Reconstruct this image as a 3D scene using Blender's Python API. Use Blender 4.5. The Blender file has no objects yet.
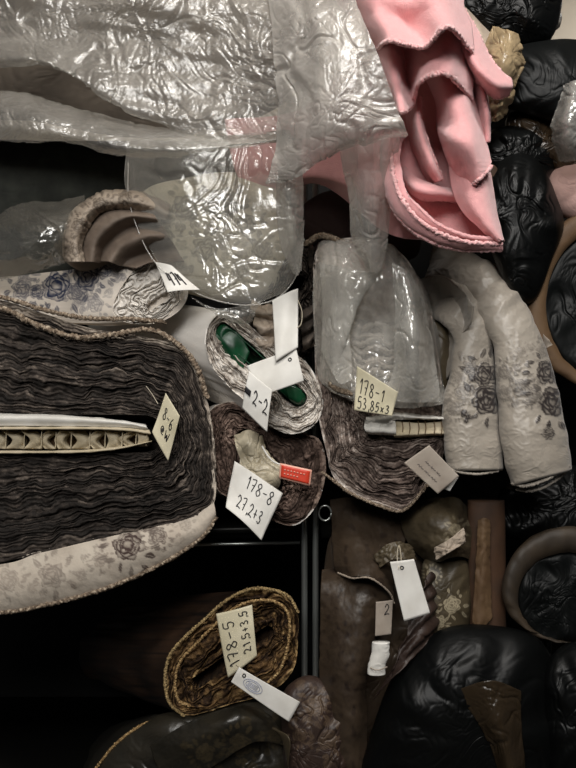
import bpy, math, random
import numpy as np
from math import pi, sin, cos

# ------------------------------------------------------------------ frame
F, D, Z0 = 733.0, 1.10, 1.45          # focal length in px, camera to front plane, camera height
def W(a):
    """(px, py, depth) -> metres"""
    a = np.asarray(a, float)
    d = D + a[..., 2]
    return np.stack([(a[..., 0]-288)/F*d, a[..., 2], Z0-(a[..., 1]-384)/F*d], -1)

# ------------------------------------------------------------------ noise
_rng = np.random.RandomState(7)
_perm = np.tile(_rng.permutation(256), 3)
_g = _rng.normal(size=(256, 3)); _g /= np.linalg.norm(_g, axis=1)[:, None]
def pn(x, y, z=0.0):
    x, y, z = np.broadcast_arrays(np.asarray(x, float), np.asarray(y, float), np.asarray(z, float))
    xi, yi, zi = np.floor(x).astype(int), np.floor(y).astype(int), np.floor(z).astype(int)
    fx, fy, fz = x-xi, y-yi, z-zi
    s = lambda t: t*t*t*(t*(t*6-15)+10)
    u, v, w = s(fx), s(fy), s(fz)
    out = 0
    for dx in (0, 1):
        for dy in (0, 1):
            for dz in (0, 1):
                h = _perm[_perm[_perm[(xi+dx) & 255]+((yi+dy) & 255)]+((zi+dz) & 255)]
                gr = _g[h]
                d = gr[..., 0]*(fx-dx)+gr[..., 1]*(fy-dy)+gr[..., 2]*(fz-dz)
                out = out+d*(u if dx else 1-u)*(v if dy else 1-v)*(w if dz else 1-w)
    return out*1.5
def fbm(x, y, z=0.0, o=3):
    r = 0; a = 1.0
    for k in range(o):
        r = r+a*pn(x*2**k+11.3*k, y*2**k+5.7*k, z+3.1*k); a *= .5
    return r
def crumple(x, y, z=0.0, o=3):
    """sharp creases like creased film"""
    wx = pn(x*.7+9, y*.7, z+4)*.6; wy = pn(x*.7, y*.7+13, z+8)*.6
    r = 0; a = 1.0
    for k in range(o):
        n = pn((x+wx)*1.9**k+7.1*k, (y+wy)*1.9**k+3.3*k, z+5.3*k)
        r = r+a*(np.abs(n)*2-.4)*(1 if k % 2 == 0 else -1); a *= .55
    return r
def crease(x, y, z=0.0, o=3):
    """soft broad folds with a few sharp crease lines, like thin film"""
    wx = fbm(x*.6+9, y*.6, z+4, 2)*.7; wy = fbm(x*.6, y*.6+13, z+8, 2)*.7
    r = .8*pn(x*.6, y*.6, z+2)
    for k in range(min(o, 3)):
        f = (1., 2.1, 3.9)[k]; a = (.55, .32, .16)[k]
        n = pn((x+wx)*f+7*k, (y*.8+wy)*f+3*k, z+5*k)
        mask = np.clip(.5+1.3*pn(x*.8+20*k, y*.8, z+k), 0, 1)
        r = r+a*(np.exp(-(n/.10)**2)*mask+.5*np.abs(n))
    return r-.3
def sm(a, b, x):
    t = np.clip((x-a)/(b-a), 0, 1); return t*t*(3-2*t)

# ------------------------------------------------------------------ splines
def cr(P, t, closed=False):
    P = np.asarray(P, float); n = len(P)
    if closed:
        i = np.floor(t).astype(int); f = t-i
        idx = lambda k: P[(i+k) % n]
        p0, p1, p2, p3 = idx(-1), idx(0), idx(1), idx(2)
    else:
        E = np.concatenate([[2*P[0]-P[1]], P, [2*P[-1]-P[-2]]])
        i = np.clip(np.floor(t).astype(int), 0, n-2); f = t-i
        p0, p1, p2, p3 = E[i], E[i+1], E[i+2], E[i+3]
    f = f.reshape(f.shape+(1,)*(P.ndim-1))
    return .5*(2*p1+(p2-p0)*f+(2*p0-5*p1+4*p2-p3)*f*f+(3*p1-p0-3*p2+p3)*f**3)
def line(P, n):
    P = np.asarray(P, float)
    return cr(P, np.linspace(0, len(P)-1, n))
def rsline(P, n):
    d = line(P, 40*len(P)); L = np.r_[0, np.cumsum(np.linalg.norm(np.diff(d, axis=0), axis=1))]
    q = np.linspace(0, L[-1], n)
    return np.stack([np.interp(q, L, d[:, k]) for k in range(d.shape[1])], -1)
def grid(rows, n, m):
    """rows of control points (each row resampled on its own) -> n x m"""
    R = np.stack([rsline(r, m) for r in rows])
    return cr(R, np.linspace(0, len(R)-1, n))
def normals(V):
    du = np.gradient(V, axis=1); dv = np.gradient(V, axis=0)
    N = np.cross(du, dv); N /= np.linalg.norm(N, axis=-1)[..., None]+1e-12
    return N                                   # for rows going down and columns to the right: towards the camera

# ------------------------------------------------------------------ mesh builder
COL = bpy.context.scene.collection
class MB:
    def __init__(s): s.v = []; s.f = []; s.a = []; s.b = []; s.n = 0
    def grid(s, V, wrap=False, a=None, b=None):
        n, m = V.shape[:2]
        idx = np.arange(n*m).reshape(n, m)+s.n
        if wrap: idx = np.concatenate([idx, idx[:, :1]], 1)
        q = np.stack([idx[:-1, :-1], idx[1:, :-1], idx[1:, 1:], idx[:-1, 1:]], -1).reshape(-1, 4)
        s.v.append(V.reshape(-1, 3)); s.f.append(q); s.n += n*m
        s.a.append(np.zeros(n*m) if a is None else np.broadcast_to(a, (n, m)).reshape(-1))
        s.b.append(np.zeros(n*m) if b is None else np.broadcast_to(b, (n, m)).reshape(-1))
        return s
    def tube(s, P, r, k=8, closed=False):
        P = np.asarray(P, float); n = len(P)
        r = np.broadcast_to(r, (n,))
        T = np.gradient(P, axis=0); T /= np.linalg.norm(T, axis=1)[:, None]+1e-12
        up = np.where(np.abs(T[:, 2:3]) > .9, np.array([[1., 0, 0]]), np.array([[0, 0, 1.]]))
        A = np.cross(T, up); A /= np.linalg.norm(A, axis=1)[:, None]
        B = np.cross(T, A)
        th = np.linspace(0, 2*pi, k, endpoint=False)
        V = P[:, None]+r[:, None, None]*(A[:, None]*np.cos(th)[None, :, None]+B[:, None]*np.sin(th)[None, :, None])
        V = np.concatenate([np.repeat(P[:1, None], k, 1), V, np.repeat(P[-1:, None], k, 1)])
        return s.grid(V, wrap=True)
    def box(s, lo, hi):
        lo = np.array(lo, float); hi = np.array(hi, float)
        c = np.array([[x, y, z] for x in (0, 1) for y in (0, 1) for z in (0, 1)])
        q = np.array([[0, 1, 3, 2], [4, 6, 7, 5], [0, 4, 5, 1], [2, 3, 7, 6], [0, 2, 6, 4], [1, 5, 7, 3]])
        s.v.append(lo+c*(hi-lo)); s.f.append(q+s.n); s.n += 8; s.a.append(np.zeros(8)); s.b.append(np.zeros(8))
        return s
    def build(s, name, m, parent=None, thick=0, off=-1, smooth=True, bevel=0):
        V = np.concatenate(s.v); Fq = np.concatenate(s.f)
        me = bpy.data.meshes.new(name)
        me.vertices.add(len(V)); me.vertices.foreach_set('co', V.astype('f').ravel())
        me.loops.add(Fq.size); me.loops.foreach_set('vertex_index', Fq.astype('i').ravel())
        me.polygons.add(len(Fq)); me.polygons.foreach_set('loop_start', (np.arange(len(Fq))*4).astype('i'))
        me.update(calc_edges=True); me.validate()
        for nm, arr in (('tone', s.a), ('pat', s.b)):
            at = me.attributes.new(nm, 'FLOAT', 'POINT'); at.data.foreach_set('value', np.concatenate(arr).astype('f'))
        if smooth: me.polygons.foreach_set('use_smooth', np.ones(len(me.polygons), bool))
        me.materials.append(m)
        o = bpy.data.objects.new(name, me); COL.objects.link(o)
        if parent:
            o.parent = parent
            o.matrix_parent_inverse = parent.matrix_basis.inverted()
        if thick:
            d = o.modifiers.new('thickness', 'SOLIDIFY'); d.thickness = thick; d.offset = off
        if bevel:
            d = o.modifiers.new('bevel', 'BEVEL'); d.width = bevel; d.segments = 2
        return o
def tag(o, label=None, cat=None, group=None, kind=None):
    for k, v in (('label', label), ('category', cat), ('group', group), ('kind', kind)):
        if v: o[k] = v
    return o
def thing(name, label, cat, loc, group=None):
    o = bpy.data.objects.new(name, None); COL.objects.link(o); o.empty_display_size = .05
    o.location = tuple(float(q) for q in loc)
    return tag(o, label, cat, group)

# ------------------------------------------------------------------ materials
def lin(c):
    f = lambda v: (v/255/12.92) if v/255 <= .04045 else ((v/255+.055)/1.055)**2.4
    return (f(c[0]), f(c[1]), f(c[2]), 1)
def newmat(name):
    m = bpy.data.materials.new(name); m.use_nodes = True
    nt = m.node_tree; b = nt.nodes['Principled BSDF']
    return m, nt, b
def bump(nt, b, scale, strength, dist=.002, det=4, coord=None):
    tc = nt.nodes.new('ShaderNodeTexCoord'); n = nt.nodes.new('ShaderNodeTexNoise')
    n.inputs['Scale'].default_value = scale; n.inputs['Detail'].default_value = det
    nt.links.new(tc.outputs['Object'], n.inputs['Vector'])
    bp = nt.nodes.new('ShaderNodeBump'); bp.inputs['Strength'].default_value = strength; bp.inputs['Distance'].default_value = dist
    nt.links.new(n.outputs['Fac'], bp.inputs['Height'])
    if b is not None: nt.links.new(bp.outputs['Normal'], b.inputs['Normal'])
    return n, bp
def plain(name, c, rough=.7, metal=0, c2=None, nscale=60, bs=0, bscale=400, sheen=0, spec=.5):
    m, nt, b = newmat(name)
    b.inputs['Base Color'].default_value = lin(c); b.inputs['Roughness'].default_value = rough
    b.inputs['Metallic'].default_value = metal; b.inputs['Specular IOR Level'].default_value = spec
    if sheen: b.inputs['Sheen Weight'].default_value = sheen; b.inputs['Sheen Roughness'].default_value = .4
    if c2:
        n, _ = bump(nt, None, nscale, 0)
        r = nt.nodes.new('ShaderNodeValToRGB'); r.color_ramp.elements[0].position = .35; r.color_ramp.elements[1].position = .65
        r.color_ramp.elements[0].color = lin(c); r.color_ramp.elements[1].color = lin(c2)
        nt.links.new(n.outputs['Fac'], r.inputs['Fac']); nt.links.new(r.outputs['Color'], b.inputs['Base Color'])
    if bs: bump(nt, b, bscale, bs)
    return m
def ramp(name, stops, rough=.85, fscale=500, famt=.25, bs=.5, pat=None, sheen=0.0, spec=.3, metal=0):
    """stops: colours over the 'tone' attribute; 'pat' attribute mixes a printed or woven colour on top"""
    m, nt, b = newmat(name)
    at = nt.nodes.new('ShaderNodeAttribute'); at.attribute_name = 'tone'
    n, _ = bump(nt, b, fscale, bs, .0015)
    mm = nt.nodes.new('ShaderNodeMath'); mm.operation = 'MULTIPLY_ADD'; mm.inputs[1].default_value = famt; mm.inputs[2].default_value = -famt/2
    nt.links.new(n.outputs['Fac'], mm.inputs[0])
    ad = nt.nodes.new('ShaderNodeMath'); ad.operation = 'ADD'
    nt.links.new(at.outputs['Fac'], ad.inputs[0]); nt.links.new(mm.outputs[0], ad.inputs[1])
    r = nt.nodes.new('ShaderNodeValToRGB'); e = r.color_ramp.elements
    while len(e) < len(stops): e.new(.5)
    for i, (p, c) in enumerate(stops): e[i].position = p; e[i].color = lin(c)
    nt.links.new(ad.outputs[0], r.inputs['Fac'])
    out = r.outputs['Color']
    if pat:
        a2 = nt.nodes.new('ShaderNodeAttribute'); a2.attribute_name = 'pat'
        mx = nt.nodes.new('ShaderNodeMix'); mx.data_type = 'RGBA'
        nt.links.new(a2.outputs['Fac'], mx.inputs['Factor']); nt.links.new(out, mx.inputs['A']); mx.inputs['B'].default_value = lin(pat)
        out = mx.outputs['Result']
    nt.links.new(out, b.inputs['Base Color'])
    b.inputs['Roughness'].default_value = rough; b.inputs['Specular IOR Level'].default_value = spec; b.inputs['Metallic'].default_value = metal
    if sheen: b.inputs['Sheen Weight'].default_value = sheen
    return m
def film(name, haze=.25, gloss=.35, rough=.16, c=(235, 232, 225), bs=.35, bscale=60):
    m, nt, b = newmat(name); nt.nodes.remove(b)
    out = nt.nodes['Material Output']
    tr = nt.nodes.new('ShaderNodeBsdfTransparent'); tr.inputs[0].default_value = (.96, .96, .95, 1)
    df = nt.nodes.new('ShaderNodeBsdfDiffuse'); df.inputs[0].default_value = lin(c)
    tl = nt.nodes.new('ShaderNodeBsdfTranslucent'); tl.inputs[0].default_value = lin(c)
    gl = nt.nodes.new('ShaderNodeBsdfGlossy'); gl.inputs['Roughness'].default_value = rough; gl.inputs[0].default_value = (1, 1, 1, 1)
    n, bp = bump(nt, None, bscale, bs, .004, 6)
    tc = nt.nodes.new('ShaderNodeTexCoord')
    hz = nt.nodes.new('ShaderNodeTexNoise'); hz.inputs['Scale'].default_value = 14; hz.inputs['Detail'].default_value = 5
    nt.links.new(tc.outputs['Object'], hz.inputs['Vector'])
    hr = nt.nodes.new('ShaderNodeMapRange'); hr.inputs[1].default_value = .3; hr.inputs[2].default_value = .7
    hr.inputs[3].default_value = haze*.5; hr.inputs[4].default_value = min(1, haze*1.5)
    nt.links.new(hz.outputs['Fac'], hr.inputs[0])
    m0 = nt.nodes.new('ShaderNodeMixShader'); m0.inputs[0].default_value = .35
    nt.links.new(df.outputs[0], m0.inputs[1]); nt.links.new(tl.outputs[0], m0.inputs[2])
    m1 = nt.nodes.new('ShaderNodeMixShader'); nt.links.new(hr.outputs[0], m1.inputs[0])
    nt.links.new(tr.outputs[0], m1.inputs[1]); nt.links.new(m0.outputs[0], m1.inputs[2])
    lw = nt.nodes.new('ShaderNodeLayerWeight'); lw.inputs[0].default_value = .35
    g = nt.nodes.new('ShaderNodeMath'); g.operation = 'MULTIPLY_ADD'; g.inputs[1].default_value = gloss; g.inputs[2].default_value = gloss*.14
    nt.links.new(lw.outputs['Fresnel'], g.inputs[0])
    m2 = nt.nodes.new('ShaderNodeMixShader'); nt.links.new(g.outputs[0], m2.inputs[0])
    nt.links.new(m1.outputs[0], m2.inputs[1]); nt.links.new(gl.outputs[0], m2.inputs[2])
    for s in (df, gl, tl): nt.links.new(bp.outputs['Normal'], s.inputs['Normal'])
    nt.links.new(bp.outputs['Normal'], lw.inputs['Normal'])
    nt.links.new(m2.outputs[0], out.inputs['Surface'])
    return m

M = {}
M['card'] = plain('tag_card', (226, 224, 218), .6, c2=(210, 207, 200), nscale=30)
M['card_warm'] = plain('tag_card_cream', (206, 198, 172), .7, c2=(188, 180, 152), nscale=25)
M['card_grey'] = plain('tag_card_grey', (176, 166, 154), .7, c2=(150, 138, 126), nscale=25)
M['ink'] = plain('ink', (22, 20, 24), .5)
M['ink_faint'] = plain('faint_ink', (120, 112, 106), .6)
M['ink_blue'] = plain('stamp_ink', (150, 155, 175), .6)
M['string'] = plain('string', (190, 180, 160), .8)
M['pin'] = plain('pin_metal', (170, 165, 155), .3, 1)
M['chrome'] = plain('chrome', (176, 180, 176), .32, .85)
M['steel_dark'] = plain('dark_steel', (38, 38, 36), .4, .6)
M['panel'] = plain('shade_backing_dark', (16, 15, 14), .8)
M['red'] = plain('red_label', (205, 62, 38), .5)
M['red_rim'] = plain('label_rim', (225, 170, 150), .5)
M['green'] = plain('green_core', (12, 72, 42), .35, c2=(8, 52, 30), nscale=30)
M['pink'] = plain('pink_fleece', (232, 172, 172), .95, c2=(226, 164, 165), nscale=120, bs=.9, bscale=700, sheen=.5)
M['black'] = plain('black_polythene', (7, 8, 8), .42, spec=.22, bs=.15, bscale=35)
M['black2'] = plain('black_polythene_matt', (9, 11, 11), .5, spec=.2, bs=.15, bscale=30)
M['kraft'] = plain('kraft', (96, 74, 50), .7, c2=(80, 58, 36), nscale=22)
M['brownwood'] = plain('brown_kraft_dark', (72, 48, 30), .75, c2=(46, 31, 20), nscale=18)
M['honey'] = plain('corrugated_board', (188, 176, 152), .85, c2=(170, 157, 130), nscale=40, bs=.3, bscale=200)
M['white_board'] = plain('white_board', (214, 211, 204), .6, c2=(196, 192, 184), nscale=20)
M['brown_core'] = plain('pale_core_film', (206, 196, 172), .35, c2=(160, 150, 128), nscale=45, bs=.6, bscale=60)
M['cream_film'] = plain('cream_film', (168, 148, 116), .28, c2=(120, 104, 80), nscale=30, bs=.6, bscale=60)
M['teal_cloth'] = plain('dark_charcoal_cloth', (58, 60, 54), .9, c2=(42, 44, 40), nscale=30)
M['film_top'] = film('clear_film_top', .20, .34, .24, bs=.55, bscale=110, c=(205, 200, 192))
M['film_mid'] = film('clear_film_mid', .42, .32, .24, bs=.5, bscale=100, c=(208, 203, 196))
M['film_thin'] = film('clear_film_thin', .14, .34, .14)
M['film_bag'] = film('clear_film_bag', .24, .36, .14)
M['film_dark'] = film('clear_film_shadow', .10, .35, .2, c=(190, 185, 175))
DARKL = [(.0, (30, 26, 23)), (.35, (60, 53, 48)), (.65, (106, 96, 87)), (1., (178, 166, 152))]
M['layers_dark'] = ramp('wound_dark_chenille', DARKL)
M['layers_mid'] = ramp('wound_brown_chenille', [(0, (62, 48, 41)), (.35, (114, 95, 85)), (.65, (160, 140, 127)), (1, (205, 190, 175))])
M['layers_white'] = ramp('wound_white_chenille', [(0, (96, 86, 78)), (.3, (158, 148, 138)), (.6, (204, 197, 188)), (1, (226, 220, 212))])
M['layers_gold'] = ramp('wound_gold_cloth', [(0, (44, 29, 16)), (.35, (112, 86, 54)), (.65, (168, 140, 96)), (1, (206, 184, 138))])
M['layers_toile'] = ramp('wound_white_cotton', [(0, (150, 142, 134)), (.4, (204, 198, 190)), (1, (232, 227, 220))], bs=.2)
M['layers_178'] = ramp('wound_grey_chenille', [(0, (62, 51, 46)), (.3, (112, 98, 90)), (.6, (158, 145, 136)), (1, (212, 204, 196))])
M['toile'] = ramp('toile_print', [(0, (204, 194, 182)), (1, (214, 205, 194))], .8, 300, .5, .2, pat=(36, 46, 72))
M['rosewrap'] = ramp('rose_print_wrap', [(0, (178, 166, 152)), (1, (196, 186, 172))], .75, 300, .5, .3, pat=(62, 46, 42))
M['white_wrap'] = ramp('white_wrap', [(0, (224, 219, 212)), (1, (234, 229, 222))], .8, 300, .5, .2, pat=(150, 140, 132))
M['greyflower'] = ramp('grey_flower_wrap', [(0, (192, 184, 164)), (1, (204, 197, 178))], .6, 300, .4, .2, pat=(96, 92, 84))
M['silverwrap'] = ramp('silver_wrap', [(0, (150, 136, 122)), (1, (176, 162, 146))], .55, 300, .4, .2, pat=(88, 78, 68))
M['damask'] = ramp('damask_satin', [(0, (140, 132, 121)), (1, (160, 152, 141))], .42, 600, .3, .10, pat=(40, 33, 32), sheen=.2, spec=.45)
M['dark_wrap'] = ramp('dark_brown_wrap', [(0, (20, 13, 9)), (1, (58, 40, 27))], .6, 80, .4, .2, pat=(12, 9, 8))
M['satin_brown'] = ramp('brown_satin', [(0, (50, 40, 30)), (1, (68, 55, 42))], .5, 300, .4, .15, pat=(34, 24, 18), spec=.6)
M['satin_olive'] = ramp('olive_satin', [(0, (64, 55, 40)), (1, (82, 72, 54))], .5, 300, .4, .15, pat=(176, 164, 138), spec=.6)
M['satin_teal'] = ramp('dark_satin', [(0, (24, 23, 19)), (1, (44, 40, 32))], .35, 200, .3, .2, pat=(84, 72, 50), spec=.6)
M['satin_red'] = ramp('red_brown_satin', [(0, (42, 30, 25)), (1, (58, 42, 34))], .55, 200, .3, .2, pat=(98, 80, 62), spec=.6)
M['fuzz'] = ramp('frayed_edge', [(0, (44, 36, 30)), (.5, (122, 106, 90)), (1, (190, 176, 156))], .95, 300, .7, .9)
M['wall'] = plain('painted_wall', (196, 186, 170), .9, c2=(188, 178, 162), nscale=5)
M['floor'] = plain('concrete_floor', (70, 66, 60), .8, c2=(58, 54, 50), nscale=6)
M['pinkroll'] = plain('dusty_pink_cloth', (182, 150, 142), .85, c2=(168, 136, 128), nscale=14, bs=.3, bscale=200)
M['fuzz_dark'] = ramp('dark_fuzzy_edge', [(0, (14, 11, 9)), (.6, (46, 38, 32)), (1, (90, 78, 66))], .95, 300, .6, .9)

# ------------------------------------------------------------------ printed / woven flowers
def rose(X, Y, cx, cy, R, ph=0.):
    wx = X+R*.16*pn(X/R*1.7, Y/R*1.7, ph+1); wy = Y+R*.16*pn(X/R*1.7+7, Y/R*1.7, ph+4)
    r = np.hypot(wx-cx, wy-cy)/R; th = np.arctan2(wy-cy, wx-cx)+ph
    m = np.zeros_like(X)
    for n_, rad, rot in ((6, 1., 0), (5, .78, .6), (5, .56, 1.5), (3, .34, .3)):      # rings of petals, dark at their feet
        out = rad*(.80+.20*np.abs(np.sin(n_/2*(th+rot))))
        inside = r < out
        m = np.where(inside, (1-sm(0, .26, out-r))*.75*np.where(rad == 1., .6, 1)+.25, m)
    return np.clip(m*(1.15+.6*pn(X/R*4, Y/R*4, ph)), 0, 1)
def leaf(X, Y, cx, cy, L, Wd, ang):
    c, s = cos(ang), sin(ang)
    u = ((X-cx)*c+(Y-cy)*s)/L; v = (-(X-cx)*s+(Y-cy)*c)/Wd
    e = (1-(2*u-1)**2)*.5-np.abs(v)
    ins = sm(0, .12, np.where((u > 0) & (u < 1), e, -1))
    return ins*(1-.6*np.exp(-(v/.06)**2))
def sprig(X, Y, cx, cy, R, seed, nleaf=13, buds=2, spread=1.):
    nleaf = int(nleaf*1.5)
    rn = random.Random(seed)
    m = rose(X, Y, cx, cy, R, rn.random()*6)
    for k in range(nleaf):
        a = 2*pi*k/nleaf+rn.uniform(-.3, .3)
        q = R*(.9+rn.random()*.5*spread)
        m = np.maximum(m, rn.uniform(.5, .95)*leaf(X, Y, cx+q*cos(a), cy+q*sin(a), R*rn.uniform(.55, .9), R*rn.uniform(.28, .42), a+rn.uniform(-.6, .6)))
    for k in range(buds):
        a = rn.random()*6.28
        m = np.maximum(m, .7*rose(X, Y, cx+2.1*R*cos(a), cy+2.1*R*sin(a), R*.45, a))
    return m
def flowers(lst):
    def f(X, Y):
        m = np.zeros_like(X)
        X, Y = X+1.6*pn(X/7, Y/7, 2), Y+1.6*pn(X/7+9, Y/7, 2)
        for i, q in enumerate(lst):
            w = q[3] if len(q) > 3 else 1
            m = np.maximum(m, w*sprig(X, Y, q[0], q[1], q[2], 31*i+int(q[0]), *(q[4:] if len(q) > 4 else ())))
        return m
    return f
def pxof(V):
    d = D+V[..., 1]
    return V[..., 0]/d*F+288, (Z0-V[..., 2])/d*F+384

# ------------------------------------------------------------------ shapes
def closed(P, n):
    P = np.asarray(P, float); t = np.linspace(0, len(P), 60*len(P), endpoint=False)
    c = cr(P, t, True); d = np.linalg.norm(np.roll(c, -1, 0)-c, axis=1); L = np.r_[0, np.cumsum(d)]
    return t, L, c
def rings(outer, inner, n):
    t, L, c = closed(outer, n)
    q = np.linspace(0, L[-1], n, endpoint=False)
    tt = np.interp(q, L, np.r_[t, len(outer)])
    return cr(outer, tt, True), cr(inner, tt, True)
def slit(outer, a, b, hw):
    a = np.array(a, float); b = np.array(b, float); d = b-a; L2 = d@d
    out = []
    for p in np.asarray(outer, float):
        t = np.clip(((p-a)@d)/L2, 0, 1); q = a+t*d
        v = p-q; out.append(q+hw*v/(np.linalg.norm(v)+1e-9))
    return np.array(out)

def body_rings(ring, rear, length, k, wr=.002, seed=0, ease=1.0):
    """ring: (n,3) world, rear: (px,py,y,scale)"""
    c0 = ring.mean(0); c1 = W(np.array(rear[:3])); s1 = rear[3]
    t = (np.linspace(0, 1, k)**1.3)[:, None, None]
    o = (ring-c0)[None]
    sc = 1+(s1-1)*np.clip(t*ease, 0, 1)
    V = c0+(c1-c0)*t+o*sc
    rad = o/(np.linalg.norm(o, axis=-1)[..., None]+1e-9)
    n = ring.shape[0]; th = np.linspace(0, 2*pi, n, endpoint=False)
    w = fbm(np.cos(th)[None]*2.2+seed, np.sin(th)[None]*2.2, t[..., 0]*4+seed, 3)*wr*np.clip(t[..., 0]*8, 0, 1)
    return V+rad*w[..., None]

def roll(name, label, outer, inner, y0, nl, rear, mats, seed=1, depth=.008, groove=.007, wave=5., tonef=None,
         na=420, spl=6, tilt=None, cup=.0, fuzzamp=1., bodypat=None, bodyk=50, wr=.003, cat='fabric roll', group=None, rearlip=.05, light_outer=.25, ease=1.0, baset=.35):
    O, I = rings(outer, inner, na)
    ns = nl*spl
    s = np.linspace(0, 1, ns)[:, None]
    th = np.linspace(0, 2*pi, na, endpoint=False)[None]
    cx, sx = np.cos(th), np.sin(th)
    sw = s+.05*pn(cx*2+seed, sx*2, s*3)*s*(1-s)*4
    XY = I[None]*(1-sw[..., None])+O[None]*sw[..., None]
    env = (s*(1-s)*4)**.5
    XY = XY+np.stack([fbm(XY[..., 0]/30+seed, XY[..., 1]/30, seed, 2)*wave+fbm(XY[..., 0]/7+seed, XY[..., 1]/7, seed, 2)*1.0, fbm(XY[..., 0]/30+seed+40, XY[..., 1]/30, seed, 2)*wave+fbm(XY[..., 0]/7+seed+40, XY[..., 1]/7, seed, 2)*1.0], -1)*env[..., None]
    # layer coordinate with merging and splitting
    Lc = nl*s+1.3*pn(cx*2.6+seed, sx*2.6, s*4)+.9*pn(XY[..., 0]/17, XY[..., 1]/17, seed)+.3*pn(XY[..., 0]/5, XY[..., 1]/5, seed)
    k = np.floor(Lc); f = Lc-k
    kh = lambda a: np.modf(np.abs(np.sin(k*a+seed*1.7)*43758.54))[0]
    top = depth*(1.1*(kh(12.9898)-.5)+pn(cx*3+kh(3.3)*50, sx*3, k*1.37)*1.3+.35*pn(cx*11+kh(5.3)*50, sx*11, k*2.1))
    gv = np.abs(2*f-1)**1.8
    fz = pn(XY[..., 0]/3.2, XY[..., 1]/3.2, k*.7); fz2 = pn(XY[..., 0]/1.3, XY[..., 1]/1.3, 3)
    fuzz = fuzzamp*(.0022*fz+.0018*fz2+.004*fbm(XY[..., 0]/12, XY[..., 1]/12, 5, 2))
    Y = y0+top+groove*gv*(.6+.8*kh(7.7))+fuzz
    Y = Y+cup*(1-s)**1.5
    if tilt is not None: Y = Y+tilt(XY[..., 0], XY[..., 1])
    Y = np.where(s > .985, y0+(Y-y0)*.5, Y)
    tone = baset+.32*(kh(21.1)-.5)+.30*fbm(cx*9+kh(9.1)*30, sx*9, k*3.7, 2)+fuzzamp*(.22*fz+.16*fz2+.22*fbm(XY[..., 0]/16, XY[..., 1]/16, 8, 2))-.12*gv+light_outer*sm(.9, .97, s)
    if tonef is not None: tone = tone+tonef(XY[..., 0], XY[..., 1], s)
    V = W(np.concatenate([XY, Y[..., None]], -1))
    # rim going back into the hole
    inn = np.stack([V[0]+np.array([0, q, 0]) for q in (rearlip, rearlip*.4)])
    c = V[0].mean(0)+np.array([0, rearlip, 0])
    hole = np.stack([c+(inn[0]-c)*q for q in (0, .5, 1)])
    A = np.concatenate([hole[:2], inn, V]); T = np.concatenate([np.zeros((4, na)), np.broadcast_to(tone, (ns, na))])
    base = V[-1].mean(0)*0+np.array([V[-1][:, 0].mean(), y0, V[-1][:, 2].min()])
    root = thing(name, label, cat, base, group)
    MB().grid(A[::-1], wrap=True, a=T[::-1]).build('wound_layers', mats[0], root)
    ring = W(np.concatenate([O, np.full((na, 1), y0)], 1))
    B = body_rings(ring, rear, 0, bodyk, wr, seed, ease); B[0] = V[-1]
    Bp, Bq = pxof(B)
    pat = None if bodypat is None else bodypat(Bp, Bq)
    bt = .5+.5*fbm(cx*2, sx*2, np.linspace(0, 5, bodyk)[:, None], 2)
    if pat is not None:
        pass
    cap = np.stack([B[-1].mean(0)+(B[-1]-B[-1].mean(0))*q for q in (.6, .0)])
    MB().grid(np.concatenate([B, cap]), wrap=True, a=np.concatenate([np.broadcast_to(bt, B.shape[:2]), np.zeros((2, na))]),
              b=None if pat is None else np.concatenate([pat, np.zeros((2, na))])).build('outer_wrap', mats[1], root)
    return root

def bundle(name, label, cat, outline, y0, bulge, rear, m, seed=1, amp=.006, fold=.01, sc=26., na=260, nr=110, group=None, patf=None, bodyk=30, root=None, part=None, fth=5):
    O, _ = rings(outline, outline, na)
    c = O.mean(0)
    s = np.linspace(0.0, 1, nr)[:, None]; th = np.linspace(0, 2*pi, na, endpoint=False)[None]
    XY = c+(O-c)[None]*s[..., None]
    Y = y0-bulge*np.sqrt(np.clip(1-(s*.995)**2.4, 0, 1))
    Y = Y+amp*crease(XY[..., 0]/sc+seed, XY[..., 1]/sc, seed*1.3, 3)*(1-s**8)*np.ones_like(th)
    Y = Y+fold*pn(np.cos(th)*fth*.5+seed, np.sin(th)*fth*.5, s*1.2)*s**2.2*(1-s**6)*1.6
    V = W(np.concatenate([XY, Y[..., None]], -1))
    B = body_rings(V[-1], rear, 0, bodyk, amp*.8, seed)
    A = np.concatenate([V, B[1:], B[-1:].mean(1, keepdims=True)+(B[-1:]-B[-1:].mean(1, keepdims=True))*.02])
    px, py = pxof(A)
    b = None if patf is None else patf(px, py)
    t = .5+.5*fbm(px/30, py/30, seed, 2)
    mb = MB().grid(A, wrap=True, a=t, b=b)
    if root is not None: return mb.build(part, m, root)
    o = mb.build(name, m)
    return tag(o, label, cat, group)

def patch(rows, n, m, amp=.003, sc=22., seed=1, mode='crumple', disp=None, edge=0.):
    G = grid(rows, n, m)
    if edge:                                     # ragged hem on the last row
        w = np.linspace(0, 1, n)[:, None]**6
        G[..., 1] += edge*w*fbm(G[..., 0]/2.2, seed, 0, 2); G[..., 0] += edge*.6*w*fbm(G[..., 1]/2.2+9, seed, 0, 2)
    V = W(G); N = normals(V)
    fn = {'crumple': crumple, 'crease': crease, 'fbm': fbm}[mode]
    h = amp*fn(G[..., 0]/sc+seed, G[..., 1]/sc, seed*1.7, 4)
    if disp is not None: h = h+disp(G[..., 0], G[..., 1])
    return V+N*h[..., None], G

def sheet(name, m, patches, thick=.0012, parent=None, patf=None, off=0):
    mb = MB()
    for V in patches:
        px, py = pxof(V)
        mb.grid(V, a=.5+.5*fbm(px/25, py/25, 1, 2), b=None if patf is None else patf(px, py))
    return mb.build(name, m, parent, thick=thick, off=off)

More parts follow.
